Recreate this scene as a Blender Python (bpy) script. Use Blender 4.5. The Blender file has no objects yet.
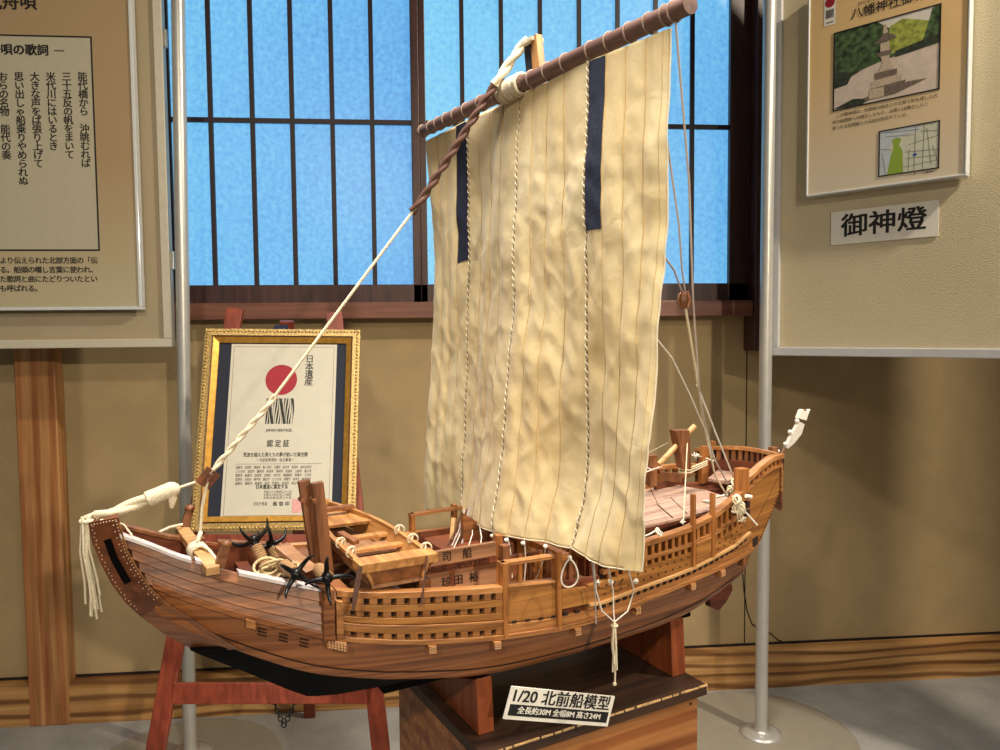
import bpy, math, random
from mathutils import Vector, Matrix, noise
random.seed(7)
scene = bpy.context.scene
COL = scene.collection

# ------------------------------------------------------------------ camera
PSI, PIT, RHO = 0.0862066, 0.05545523, 0.0095324
FPX, EYE = 750.0, 1.5
f_ = Vector((math.sin(PSI) * math.cos(PIT), math.cos(PSI) * math.cos(PIT), -math.sin(PIT)))
r0 = Vector((math.cos(PSI), -math.sin(PSI), 0)); u0 = r0.cross(f_)
r_ = r0 * math.cos(RHO) - u0 * math.sin(RHO); u_ = u0 * math.cos(RHO) + r0 * math.sin(RHO)
CAMP = Vector((0, 0, EYE))
cd = bpy.data.cameras.new('camera'); co = bpy.data.objects.new('camera', cd); COL.objects.link(co)
cd.sensor_width = 36.0; cd.lens = 27.0; cd.clip_start = 0.05
co.matrix_world = Matrix(((r_.x, u_.x, -f_.x, 0), (r_.y, u_.y, -f_.y, 0), (r_.z, u_.z, -f_.z, EYE), (0, 0, 0, 1)))
scene.camera = co


def ray(q):
    return f_ + r_ * ((q[0] - 500) / FPX) - u_ * ((q[1] - 375) / FPX)


def on_y(q, y):
    d = ray(q); return CAMP + d * (y / d.y)


def on_plane(q, p, n):
    d = ray(q); return CAMP + d * ((p - CAMP).dot(n) / d.dot(n))


# ship frame: s toward the stern, t toward the port side, z up; local axes (s, -t, z)
TH = math.radians(24)
SO = Vector((0.17, 1.408, 0))
SU = Vector((math.cos(TH), math.sin(TH), 0)); SV = Vector((math.sin(TH), -math.cos(TH), 0))
SHIPM = Matrix.Translation(SO) @ Matrix.Rotation(TH, 4, 'Z')


def w2s(P):
    P = P - SO; return (P.dot(SU), P.dot(SV), P.z)


def on_t(q, t): return w2s(on_plane(q, SO + SV * t, SV))
def on_s(q, s): return w2s(on_plane(q, SO + SU * s, SU))
def on_z(q, z): return w2s(on_plane(q, Vector((0, 0, z)), Vector((0, 0, 1))))
def L(p): return Vector((p[0], -p[1], p[2]))


def s2w(p): return SO + SU * p[0] + SV * p[1] + Vector((0, 0, p[2]))


def lerp_t(tab):
    def fn(x):
        if x <= tab[0][0]: return tab[0][1]
        for (a, va), (b, vb) in zip(tab, tab[1:]):
            if x <= b: return va + (vb - va) * (x - a) / (b - a)
        return tab[-1][1]
    return fn


def smooth_t(tab, w=0.03):
    g = lerp_t(tab)
    def fn(x): return (g(x - w) + 2 * g(x - w / 2) + 3 * g(x) + 2 * g(x + w / 2) + g(x + w)) / 9
    return fn


# ------------------------------------------------------------------ materials
def nd(nt, t, **k):
    n = nt.nodes.new(t)
    for a, b in k.items(): setattr(n, a, b)
    return n


def srgb(c):
    return tuple(((v / 255) / 12.92 if v / 255 <= 0.04045 else ((v / 255 + 0.055) / 1.055) ** 2.4) for v in c) + (1,)


def mat(name, c, rough=0.6, metal=0.0, var=0.12, scale=40, bump=0.0, coat=0.0, spec=0.5, trans=0.0):
    m = bpy.data.materials.new(name); m.use_nodes = True
    nt = m.node_tree; b = nt.nodes['Principled BSDF']
    b.inputs['Roughness'].default_value = rough; b.inputs['Metallic'].default_value = metal
    b.inputs['Coat Weight'].default_value = coat; b.inputs['Specular IOR Level'].default_value = spec
    tc = nd(nt, 'ShaderNodeTexCoord'); nz = nd(nt, 'ShaderNodeTexNoise'); nz.inputs['Scale'].default_value = scale
    nz.inputs['Detail'].default_value = 5
    nt.links.new(tc.outputs['Object'], nz.inputs['Vector'])
    rp = nd(nt, 'ShaderNodeValToRGB'); col = srgb(c)
    rp.color_ramp.elements[0].position = 0.3; rp.color_ramp.elements[1].position = 0.7
    rp.color_ramp.elements[0].color = tuple(v * (1 - var) for v in col[:3]) + (1,)
    rp.color_ramp.elements[1].color = tuple(min(1, v * (1 + var)) for v in col[:3]) + (1,)
    nt.links.new(nz.outputs['Fac'], rp.inputs['Fac']); nt.links.new(rp.outputs['Color'], b.inputs['Base Color'])
    if bump:
        bp = nd(nt, 'ShaderNodeBump'); bp.inputs['Strength'].default_value = bump; bp.inputs['Distance'].default_value = 0.002
        nt.links.new(nz.outputs['Fac'], bp.inputs['Height']); nt.links.new(bp.outputs['Normal'], b.inputs['Normal'])
    return m


def wood(name, dark, light, scale=60, stretch=0.05, rough=0.45, axis=0, pos=(0.32, 0.68), rings=0, ring_amt=0.5, coat=0.0, rdist=6, rdet=2, rstretch=0.22, rpos=(0.2, 0.55), ys=None, bands=None):
    m = bpy.data.materials.new(name); m.use_nodes = True
    nt = m.node_tree; b = nt.nodes['Principled BSDF']; b.inputs['Roughness'].default_value = rough
    b.inputs['Coat Weight'].default_value = coat
    tc = nd(nt, 'ShaderNodeTexCoord'); mp = nd(nt, 'ShaderNodeMapping')
    sc = [scale] * 3; sc[axis] = scale * stretch
    if ys is not None: sc[1] = scale * ys
    mp.inputs['Scale'].default_value = sc
    nt.links.new(tc.outputs['Object'], mp.inputs['Vector'])
    nz = nd(nt, 'ShaderNodeTexNoise'); nz.inputs['Scale'].default_value = 1.0; nz.inputs['Detail'].default_value = 6
    nz.inputs['Distortion'].default_value = 0.35
    nt.links.new(mp.outputs['Vector'], nz.inputs['Vector'])
    rp = nd(nt, 'ShaderNodeValToRGB')
    rp.color_ramp.elements[0].position = pos[0]; rp.color_ramp.elements[1].position = pos[1]
    rp.color_ramp.elements[0].color = srgb(dark); rp.color_ramp.elements[1].color = srgb(light)
    nt.links.new(nz.outputs['Fac'], rp.inputs['Fac'])
    out = rp.outputs['Color']
    if rings:
        mp2 = nd(nt, 'ShaderNodeMapping'); s2 = [rings] * 3; s2[axis] = rings * rstretch; mp2.inputs['Scale'].default_value = s2
        nt.links.new(tc.outputs['Object'], mp2.inputs['Vector'])
        wv = nd(nt, 'ShaderNodeTexWave', wave_type='RINGS', rings_direction={0: 'X', 1: 'Y', 2: 'Z'}[axis])
        if bands: wv.wave_type = 'BANDS'; wv.bands_direction = bands
        wv.inputs['Scale'].default_value = 1.0; wv.inputs['Distortion'].default_value = rdist; wv.inputs['Detail'].default_value = rdet
        wv.inputs['Detail Scale'].default_value = 0.6
        nt.links.new(mp2.outputs['Vector'], wv.inputs['Vector'])
        r2 = nd(nt, 'ShaderNodeValToRGB')
        r2.color_ramp.elements[0].position = rpos[0]; r2.color_ramp.elements[1].position = rpos[1]
        r2.color_ramp.elements[0].color = (ring_amt, ring_amt * .8, ring_amt * .7, 1); r2.color_ramp.elements[1].color = (1, 1, 1, 1)
        nt.links.new(wv.outputs['Fac'], r2.inputs['Fac'])
        mx = nd(nt, 'ShaderNodeMix', data_type='RGBA', blend_type='MULTIPLY'); mx.inputs['Factor'].default_value = 1
        nt.links.new(out, mx.inputs['A']); nt.links.new(r2.outputs['Color'], mx.inputs['B']); out = mx.outputs['Result']
    nt.links.new(out, b.inputs['Base Color'])
    bp = nd(nt, 'ShaderNodeBump'); bp.inputs['Strength'].default_value = 0.15; bp.inputs['Distance'].default_value = 0.001
    nt.links.new(nz.outputs['Fac'], bp.inputs['Height']); nt.links.new(bp.outputs['Normal'], b.inputs['Normal'])
    return m


M = {}
M['plank'] = wood('ship_plank_wood', (92, 52, 28), (160, 102, 60), 130, 0.02, 0.42, ys=0.05)
M['plank_light'] = wood('ship_light_wood', (122, 76, 40), (182, 126, 74), 120, 0.03, 0.42, ys=0.05)
M['plank_y'] = wood('ship_yellow_wood', (126, 80, 38), (180, 124, 64), 100, 0.03, 0.42, ys=0.05)
M['rail'] = wood('ship_rail_wood', (150, 96, 52), (206, 148, 92), 60, 0.05, 0.28, coat=0.3)
M['stemwood'] = wood('ship_stem_wood', (84, 44, 24), (128, 72, 38), 50, 0.2, 0.5)
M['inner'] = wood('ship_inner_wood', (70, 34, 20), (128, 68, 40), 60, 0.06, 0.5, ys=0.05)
M['shade'] = wood('slot_shade_and_joints', (24, 11, 7), (40, 20, 12), 60, 0.1, 0.9)  # near-black brown: shade inside openings put into colour; also the dark joints
M['under'] = wood('ship_bottom_wood', (58, 24, 14), (92, 42, 24), 50, 0.06, 0.55, ys=0.05)
M['black_under'] = mat('black_bottom', (6, 6, 7), 0.8, spec=0.08)  # even near-black for the forward bottom, keel and stem slot
M['rail_bow'] = wood('bow_rail_sheen', (208, 194, 192), (228, 218, 220), 60, 0.05, 0.25, coat=0.4)  # white paint plus the overhead light's reflection, coloured into the rail
M['deck'] = wood('deck_wood', (126, 88, 62), (176, 132, 98), 60, 0.05, 0.4)
M['roof'] = wood('cabin_roof_wood', (164, 130, 112), (202, 170, 150), 50, 0.06, 0.4)
M['pale'] = wood('pale_wood', (170, 126, 78), (214, 172, 118), 70, 0.08, 0.45)
M['boat'] = wood('tender_wood', (150, 98, 50), (204, 150, 88), 70, 0.07, 0.42)
M['boat_dark'] = wood('tender_dark_wood', (104, 62, 34), (150, 96, 56), 70, 0.08, 0.45)
M['pole'] = wood('yard_wood', (96, 70, 64), (136, 104, 94), 70, 0.05, 0.45, axis=1)
M['mastw'] = wood('mast_wood', (140, 92, 52), (190, 140, 88), 70, 0.06, 0.45, axis=2)
M['post'] = wood('post_wood', (94, 56, 34), (146, 96, 60), 90, 0.08, 0.45, axis=2)
M['post_l'] = wood('light_post_wood', (132, 80, 38), (184, 122, 64), 90, 0.08, 0.42, axis=2)
M['rope'] = mat('cream_rope', (220, 208, 180), 0.9, var=0.25, scale=900, bump=0.4)
M['rope_w'] = mat('white_rope', (226, 220, 208), 0.9, var=0.15, scale=900, bump=0.3)
M['rope_d'] = mat('tarred_rope', (82, 54, 42), 0.9, var=0.35, scale=700, bump=0.5)
M['lash'] = mat('yard_cord', (158, 136, 122), 0.9, var=0.15, scale=700)
M['rope_p'] = mat('grey_cord', (176, 164, 160), 0.9, var=0.15, scale=700)
M['iron'] = mat('black_iron', (14, 15, 18), 0.35, metal=0.4, var=0.2, scale=90)
M['stud'] = mat('pale_stud', (206, 178, 150), 0.5)
M['studd'] = mat('dark_stud', (50, 26, 14), 0.6)
M['navy'] = mat('navy_cloth', (30, 38, 62), 0.85, var=0.25, scale=160, bump=0.3)
M['ink'] = mat('black_ink', (20, 18, 20), 0.6, var=0.05)
M['inkbrown'] = mat('brush_ink', (34, 20, 12), 0.7, var=0.05)
M['white'] = mat('white_card', (226, 222, 212), 0.55, var=0.03)
M['alu'] = mat('brushed_aluminium', (196, 195, 190), 0.34, metal=0.45, var=0.04, scale=30)
M['framecream'] = mat('cream_metal_frame', (196, 190, 172), 0.4, var=0.04)
M['framegrey'] = mat('grey_metal_frame', (188, 188, 192), 0.4, var=0.04)
M['red'] = wood('red_stained_wood', (104, 42, 26), (138, 62, 40), 60, 0.08, 0.4, axis=2)
M['gold'] = mat('gilt', (196, 146, 62), 0.38, metal=0.55, var=0.2, scale=60)
M['goldd'] = mat('gilt_carving', (190, 160, 100), 0.45, metal=0.35, var=0.55, scale=230, bump=0.8)
M['brownframe'] = mat('brown_frame_line', (92, 54, 30), 0.45)
M['matblue'] = mat('dark_blue_mat', (24, 30, 46), 0.8, var=0.15, scale=90)
M['paper'] = mat('certificate_paper', (192, 187, 170), 0.6, var=0.03, scale=30)
M['redprint'] = mat('red_print', (150, 20, 38), 0.6, var=0.05)
M['brownwin'] = wood('dark_window_wood', (52, 32, 32), (80, 52, 48), 40, 0.1, 0.4, axis=2)
M['sillwood'] = wood('window_sill_wood', (92, 56, 48), (132, 86, 68), 40, 0.05, 0.4)
M['muntin'] = mat('dark_muntin', (40, 24, 30), 0.5)
M['pillar'] = wood('pillar_wood', (150, 100, 58), (196, 146, 94), 46, 0.05, 0.5, axis=2, rings=5, ring_amt=0.8, rstretch=0.1, rdist=6, bands='X')
M['base'] = wood('baseboard_wood', (160, 112, 60), (206, 162, 104), 40, 0.03, 0.5, rings=6, ring_amt=0.4, rdist=11, rdet=2.5, rstretch=0.22, rpos=(0.08, 0.5), bands='Z')
M['plinth'] = wood('plinth_wood', (128, 78, 40), (176, 118, 66), 50, 0.05, 0.45, rings=8, ring_amt=0.72, rstretch=0.12, rdist=6, bands='Z')
M['plinthtop'] = wood('plinth_top_shade', (38, 23, 15), (64, 40, 25), 60, 0.05, 0.55)  # darkened in colour to carry the shade beneath the hull
M['edgeworn'] = mat('worn_edge', (196, 160, 110), 0.5, var=0.3, scale=120)
M['cradle'] = wood('cradle_wood', (110, 52, 26), (146, 76, 40), 60, 0.15, 0.45, axis=2)
M['lantern_l'] = mat('print_stone_light', (190, 172, 150), 0.6, var=0.25, scale=160)
M['lantern_d'] = mat('print_stone_dark', (112, 98, 88), 0.6, var=0.3, scale=160)
M['pground'] = mat('print_ground', (206, 190, 176), 0.6, var=0.1, scale=30)
M['pgreen'] = mat('print_leaves', (62, 84, 50), 0.6, var=0.95, scale=55)
M['pyellow'] = mat('print_yellow_leaves', (152, 160, 70), 0.6, var=0.5, scale=55)
M['pdark'] = mat('print_hedge', (48, 56, 44), 0.6, var=0.5, scale=70)
M['psky'] = mat('print_sky', (214, 208, 200), 0.6, var=0.06, scale=30)
M['mapg'] = mat('map_green', (140, 168, 60), 0.6, var=0.06)
M['mapbg'] = mat('map_ground', (204, 206, 186), 0.6, var=0.06)
M['mapw'] = mat('map_water', (190, 200, 206), 0.6, var=0.06)
M['mapl'] = mat('map_line', (120, 124, 120), 0.6)
M['mapb'] = mat('map_blue', (60, 90, 170), 0.6)
M['clip'] = mat('dark_clip', (36, 40, 58), 0.35)
M['clear'] = mat('acrylic_edge', (206, 210, 212), 0.12, var=0.02)
M['clothedge'] = mat('sail_cord', (196, 168, 116), 0.9, var=0.2, scale=400)
M['banner'] = mat('white_cloth', (206, 200, 190), 0.85, var=0.1, scale=120)
M['seal'] = mat('pink_seal', (206, 150, 146), 0.7, var=0.4, scale=500)


def gradient_mat(name, c0, c1, z0, z1, rough=0.35, coat=0.2):
    m = bpy.data.materials.new(name); m.use_nodes = True; nt = m.node_tree; b = nt.nodes['Principled BSDF']
    tc = nd(nt, 'ShaderNodeTexCoord'); sp = nd(nt, 'ShaderNodeSeparateXYZ'); nt.links.new(tc.outputs['Object'], sp.inputs[0])
    mr = nd(nt, 'ShaderNodeMapRange'); mr.inputs['From Min'].default_value = z0; mr.inputs['From Max'].default_value = z1
    nt.links.new(sp.outputs['Y'], mr.inputs['Value'])
    rp = nd(nt, 'ShaderNodeValToRGB'); rp.color_ramp.elements[0].color = srgb(c0); rp.color_ramp.elements[1].color = srgb(c1)
    nt.links.new(mr.outputs['Result'], rp.inputs['Fac']); nt.links.new(rp.outputs['Color'], b.inputs['Base Color'])
    b.inputs['Roughness'].default_value = rough; b.inputs['Coat Weight'].default_value = coat
    return m


def plaster(name, c, scale=9, fine=420, bump=0.25, var=0.07):
    m = bpy.data.materials.new(name); m.use_nodes = True; nt = m.node_tree; b = nt.nodes['Principled BSDF']
    b.inputs['Roughness'].default_value = 0.9; b.inputs['Specular IOR Level'].default_value = 0.15
    tc = nd(nt, 'ShaderNodeTexCoord')
    n1 = nd(nt, 'ShaderNodeTexNoise'); n1.inputs['Scale'].default_value = scale; n1.inputs['Detail'].default_value = 3
    n2 = nd(nt, 'ShaderNodeTexNoise'); n2.inputs['Scale'].default_value = fine; n2.inputs['Detail'].default_value = 3
    nt.links.new(tc.outputs['Object'], n1.inputs['Vector']); nt.links.new(tc.outputs['Object'], n2.inputs['Vector'])
    ad = nd(nt, 'ShaderNodeMath', operation='ADD'); nt.links.new(n1.outputs['Fac'], ad.inputs[0]); nt.links.new(n2.outputs['Fac'], ad.inputs[1])
    hf = nd(nt, 'ShaderNodeMath', operation='MULTIPLY'); hf.inputs[1].default_value = 0.5; nt.links.new(ad.outputs[0], hf.inputs[0])
    rp = nd(nt, 'ShaderNodeValToRGB'); col = srgb(c)
    rp.color_ramp.elements[0].position = 0.35; rp.color_ramp.elements[1].position = 0.65
    rp.color_ramp.elements[0].color = tuple(v * (1 - var * 1.5) for v in col[:3]) + (1,)
    rp.color_ramp.elements[1].color = tuple(v * (1 + var) for v in col[:3]) + (1,)
    nt.links.new(hf.outputs[0], rp.inputs['Fac']); nt.links.new(rp.outputs['Color'], b.inputs['Base Color'])
    bp = nd(nt, 'ShaderNodeBump'); bp.inputs['Strength'].default_value = bump; bp.inputs['Distance'].default_value = 0.002
    nt.links.new(n2.outputs['Fac'], bp.inputs['Height']); nt.links.new(bp.outputs['Normal'], b.inputs['Normal'])
    return m


M['wall'] = plaster('tan_plaster', (172, 150, 112))
M['floor'] = plaster('grey_concrete', (160, 158, 154), 7, 160, 0.3, 0.16)
M['board'] = plaster('cream_fabric_board', (200, 188, 158), 3, 260, 0.9, 0.05)
M['boardl'] = plaster('tan_fabric_board', (168, 154, 128), 3, 260, 0.4, 0.05)
M['plate'] = mat('grey_floor_plate', (150, 144, 130), 0.5, var=0.05, scale=20)
M['posterl'] = gradient_mat('lyrics_poster_print', (182, 172, 144), (166, 142, 108), 0.0, 0.5)
M['posterr'] = gradient_mat('shrine_poster_print', (218, 206, 184), (220, 186, 132), 0.0, 0.42)
M['lyricbox'] = mat('grey_paper_print', (178, 172, 150), 0.4, var=0.03, coat=0.2)

# frosted window: daylight seen through ribbed frosted glass
def frosted(name):
    m = bpy.data.materials.new(name); m.use_nodes = True; nt = m.node_tree; b = nt.nodes['Principled BSDF']
    b.inputs['Roughness'].default_value = 0.35
    tc = nd(nt, 'ShaderNodeTexCoord')
    n1 = nd(nt, 'ShaderNodeTexNoise'); n1.inputs['Scale'].default_value = 55; n1.inputs['Detail'].default_value = 5
    n2 = nd(nt, 'ShaderNodeTexNoise'); n2.inputs['Scale'].default_value = 2.2; n2.inputs['Detail'].default_value = 2
    nt.links.new(tc.outputs['Object'], n1.inputs['Vector']); nt.links.new(tc.outputs['Object'], n2.inputs['Vector'])
    m1 = nd(nt, 'ShaderNodeMath', operation='MULTIPLY_ADD'); m1.inputs[1].default_value = 0.75
    sp = nd(nt, 'ShaderNodeSeparateXYZ'); nt.links.new(tc.outputs['Object'], sp.inputs[0])
    gx = nd(nt, 'ShaderNodeMapRange'); gx.inputs['From Min'].default_value = -1.1; gx.inputs['From Max'].default_value = 1.1
    gx.inputs['To Min'].default_value = 0.47; gx.inputs['To Max'].default_value = 0.0
    nt.links.new(sp.outputs['X'], gx.inputs['Value'])
    ad = nd(nt, 'ShaderNodeMath', operation='MULTIPLY_ADD'); ad.inputs[1].default_value = 0.25
    nt.links.new(n2.outputs['Fac'], ad.inputs[0]); nt.links.new(gx.outputs['Result'], ad.inputs[2])
    nt.links.new(n1.outputs['Fac'], m1.inputs[0]); nt.links.new(ad.outputs[0], m1.inputs[2])
    rp = nd(nt, 'ShaderNodeValToRGB'); e = rp.color_ramp.elements
    e[0].position = 0.2; e[1].position = 0.98
    e[0].color = srgb((74, 132, 206)); e[1].color = srgb((136, 212, 244))
    mid = e.new(0.6); mid.color = srgb((106, 180, 234))
    nt.links.new(m1.outputs[0], rp.inputs['Fac'])
    nt.links.new(rp.outputs['Color'], b.inputs['Emission Color']); b.inputs['Emission Strength'].default_value = 1.0
    b.inputs['Base Color'].default_value = (0.03, 0.06, 0.09, 1)
    return m


M['glass'] = frosted('frosted_daylight_glass')


def sail_mat():
    m = bpy.data.materials.new('cream_sailcloth'); m.use_nodes = True; nt = m.node_tree; b = nt.nodes['Principled BSDF']
    b.inputs['Roughness'].default_value = 0.5; b.inputs['Sheen Weight'].default_value = 0.2
    tc = nd(nt, 'ShaderNodeTexCoord')
    n1 = nd(nt, 'ShaderNodeTexNoise'); n1.inputs['Scale'].default_value = 9; n1.inputs['Detail'].default_value = 4
    n2 = nd(nt, 'ShaderNodeTexNoise'); n2.inputs['Scale'].default_value = 26; n2.inputs['Detail'].default_value = 5; n2.inputs['Distortion'].default_value = 1.2
    n3 = nd(nt, 'ShaderNodeTexNoise'); n3.inputs['Scale'].default_value = 900
    for n in (n1, n2, n3): nt.links.new(tc.outputs['Object'], n.inputs['Vector'])
    rp = nd(nt, 'ShaderNodeValToRGB'); e = rp.color_ramp.elements
    e[0].position = 0.3; e[1].position = 0.7; e[0].color = srgb((232, 206, 150)); e[1].color = srgb((246, 229, 182))
    nt.links.new(n1.outputs['Fac'], rp.inputs['Fac']); nt.links.new(rp.outputs['Color'], b.inputs['Base Color'])
    ad = nd(nt, 'ShaderNodeMath', operation='MULTIPLY_ADD'); ad.inputs[1].default_value = 0.06
    nt.links.new(n3.outputs['Fac'], ad.inputs[0]); nt.links.new(n2.outputs['Fac'], ad.inputs[2])
    bp = nd(nt, 'ShaderNodeBump'); bp.inputs['Strength'].default_value = 0.22; bp.inputs['Distance'].default_value = 0.006
    nt.links.new(ad.outputs[0], bp.inputs['Height']); nt.links.new(bp.outputs['Normal'], b.inputs['Normal'])
    tr = nd(nt, 'ShaderNodeBsdfTranslucent'); tr.inputs['Color'].default_value = srgb((214, 190, 140))
    mx = nd(nt, 'ShaderNodeMixShader'); mx.inputs['Fac'].default_value = 0.14
    out = nt.nodes['Material Output']
    nt.links.new(b.outputs[0], mx.inputs[1]); nt.links.new(tr.outputs[0], mx.inputs[2]); nt.links.new(mx.outputs[0], out.inputs['Surface'])
    return m


M['sail'] = sail_mat()


# ------------------------------------------------------------------ mesh builder
class MB:
    def __init__(self): self.v = []; self.f = []; self.mi = []; self.cur = 0; self.smooth = []

    def add(self, vs, fs, sm=False):
        o = len(self.v); self.v += [Vector(x) for x in vs]
        for f in fs: self.f.append([i + o for i in f]); self.mi.append(self.cur); self.smooth.append(sm)
        return self

    def hexa(self, c):  # 8 corners: bottom ring 0-3, top ring 4-7
        return self.add(c, [(0, 3, 2, 1), (4, 5, 6, 7), (0, 1, 5, 4), (1, 2, 6, 5), (2, 3, 7, 6), (3, 0, 4, 7)])

    def box(self, lo, hi):
        x0, y0, z0 = lo; x1, y1, z1 = hi
        x0, x1 = sorted((x0, x1)); y0, y1 = sorted((y0, y1)); z0, z1 = sorted((z0, z1))
        return self.hexa([(x0, y0, z0), (x1, y0, z0), (x1, y1, z0), (x0, y1, z0), (x0, y0, z1), (x1, y0, z1), (x1, y1, z1), (x0, y1, z1)])

    def bar(self, a, b, w, h, up=(0, 0, 1), w2=None, h2=None):  # rectangular bar from a to b
        a = Vector(a); b = Vector(b); d = (b - a).normalized(); up = Vector(up)
        sx = d.cross(up)
        if sx.length < 1e-4: sx = d.cross(Vector((1, 0, 0)))
        sx.normalize(); uy = sx.cross(d)
        w2 = w if w2 is None else w2; h2 = h if h2 is None else h2
        r = []
        for p, W, H in ((a, w, h), (b, w2, h2)):
            r += [p - sx * W / 2 - uy * H / 2, p + sx * W / 2 - uy * H / 2, p + sx * W / 2 + uy * H / 2, p - sx * W / 2 + uy * H / 2]
        return self.hexa(r)

    def prism(self, pts, off):  # polygon extruded by vector
        n = len(pts); off = Vector(off); p = [Vector(x) for x in pts]
        return self.add(p + [x + off for x in p], [tuple(range(n - 1, -1, -1)), tuple(range(n, 2 * n))] + [(i, (i + 1) % n, (i + 1) % n + n, i + n) for i in range(n)])

    def tube(self, path, r, n=8, cap=True):
        p = [Vector(x) for x in path]; k = len(p)
        rs = r if isinstance(r, (list, tuple)) else [r] * k
        vs = []; prev = None
        for i in range(k):
            d = (p[min(i + 1, k - 1)] - p[max(i - 1, 0)])
            d = d.normalized() if d.length > 1e-9 else Vector((0, 0, 1))
            if prev is None:
                a = d.cross(Vector((0, 0, 1)))
                if a.length < 1e-3: a = d.cross(Vector((1, 0, 0)))
            else:
                a = prev - d * prev.dot(d)
                if a.length < 1e-6: a = d.cross(Vector((1, 0, 0)))
            a.normalize(); prev = a; b = d.cross(a)
            for j in range(n):
                t = 2 * math.pi * j / n; vs.append(p[i] + (a * math.cos(t) + b * math.sin(t)) * rs[i])
        fs = [(i * n + j, i * n + (j + 1) % n, (i + 1) * n + (j + 1) % n, (i + 1) * n + j) for i in range(k - 1) for j in range(n)]
        self.add(vs, fs, True)
        if cap: self.add(vs[:n], [tuple(range(n - 1, -1, -1))]); self.add(vs[-n:], [tuple(range(n))])
        return self

    def torus(self, c, ax, R, r, n=16, m=6, flat=1.0):
        c = Vector(c); ax = Vector(ax).normalized(); a = ax.cross(Vector((0, 0, 1)))
        if a.length < 1e-3: a = ax.cross(Vector((1, 0, 0)))
        a.normalize(); b = ax.cross(a); vs = []
        for i in range(n):
            t = 2 * math.pi * i / n; d = a * math.cos(t) + b * math.sin(t)
            for j in range(m):
                q = 2 * math.pi * j / m; vs.append(c + d * (R + r * math.cos(q)) + ax * (r * math.sin(q) * flat))
        return self.add(vs, [(i * m + j, ((i + 1) % n) * m + j, ((i + 1) % n) * m + (j + 1) % m, i * m + (j + 1) % m) for i in range(n) for j in range(m)], True)

    def ball(self, c, r, n=10, m=6):
        c = Vector(c); rr = Vector(r if isinstance(r, (tuple, list, Vector)) else (r, r, r)); vs = []
        for i in range(m + 1):
            a = math.pi * i / m
            for j in range(n):
                b = 2 * math.pi * j / n; vs.append(c + Vector((rr.x * math.sin(a) * math.cos(b), rr.y * math.sin(a) * math.sin(b), rr.z * math.cos(a))))
        return self.add(vs, [(i * n + j, (i + 1) * n + j, (i + 1) * n + (j + 1) % n, i * n + (j + 1) % n) for i in range(m) for j in range(n)], True)

    def lathe(self, prof, c=(0, 0, 0), n=40):
        c = Vector(c); vs = []
        for r, z in prof:
            for j in range(n):
                t = 2 * math.pi * j / n; vs.append(c + Vector((r * math.cos(t), r * math.sin(t), z)))
        k = len(prof)
        self.add(vs, [(i * n + j, i * n + (j + 1) % n, (i + 1) * n + (j + 1) % n, (i + 1) * n + j) for i in range(k - 1) for j in range(n)], True)
        self.add(vs[:n], [tuple(range(n - 1, -1, -1))]); self.add(vs[-n:], [tuple(range(n))])
        return self

    def grid(self, fn, nu, nv, sm=True):
        vs = [fn(i / nu, j / nv) for j in range(nv + 1) for i in range(nu + 1)]
        w = nu + 1
        return self.add(vs, [(j * w + i, j * w + i + 1, (j + 1) * w + i + 1, (j + 1) * w + i) for j in range(nv) for i in range(nu)], sm)

    def sweep(self, rings, closed=True, cap=True, sm=False):
        n = len(rings[0]); vs = [p for r in rings for p in r]; k = len(rings); m = n if closed else n - 1
        fs = [(i * n + j, i * n + (j + 1) % n, (i + 1) * n + (j + 1) % n, (i + 1) * n + j) for i in range(k - 1) for j in range(m)]
        self.add(vs, fs, sm)
        if cap and closed: self.add(rings[0], [tuple(range(n - 1, -1, -1))]); self.add(rings[-1], [tuple(range(n))])
        return self

    def build(self, name, mats, parent=None, bevel=0, recalc=True, label=None, matrix=None):
        me = bpy.data.meshes.new(name)
        me.from_pydata([tuple(v) for v in self.v], [], self.f)
        mats = mats if isinstance(mats, (list, tuple)) else [mats]
        for m in mats: me.materials.append(m)
        for p, i, s in zip(me.polygons, self.mi, self.smooth): p.material_index = i; p.use_smooth = s
        if recalc:
            import bmesh
            bm = bmesh.new(); bm.from_mesh(me); bmesh.ops.recalc_face_normals(bm, faces=bm.faces); bm.to_mesh(me); bm.free()
        o = bpy.data.objects.new(name, me); COL.objects.link(o)
        if matrix is not None: o.matrix_world = matrix
        if parent is not None: o.parent = parent
        if bevel:
            b = o.modifiers.new('bevel', 'BEVEL'); b.width = bevel; b.segments = 2; b.limit_method = 'ANGLE'
        if label: o['label'] = label
        return o


def tag(o, label, cat, group=None):
    o['label'] = label; o['category'] = cat
    if group: o['group'] = group
    return o


def empty(name, m):
    o = bpy.data.objects.new(name, None); COL.objects.link(o)
    o.matrix_world = m if isinstance(m, Matrix) else Matrix.Translation(m)
    o.empty_display_size = 0.05
    return o


def struct(o): o['kind'] = 'structure'; return o


TXT = {}


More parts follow.
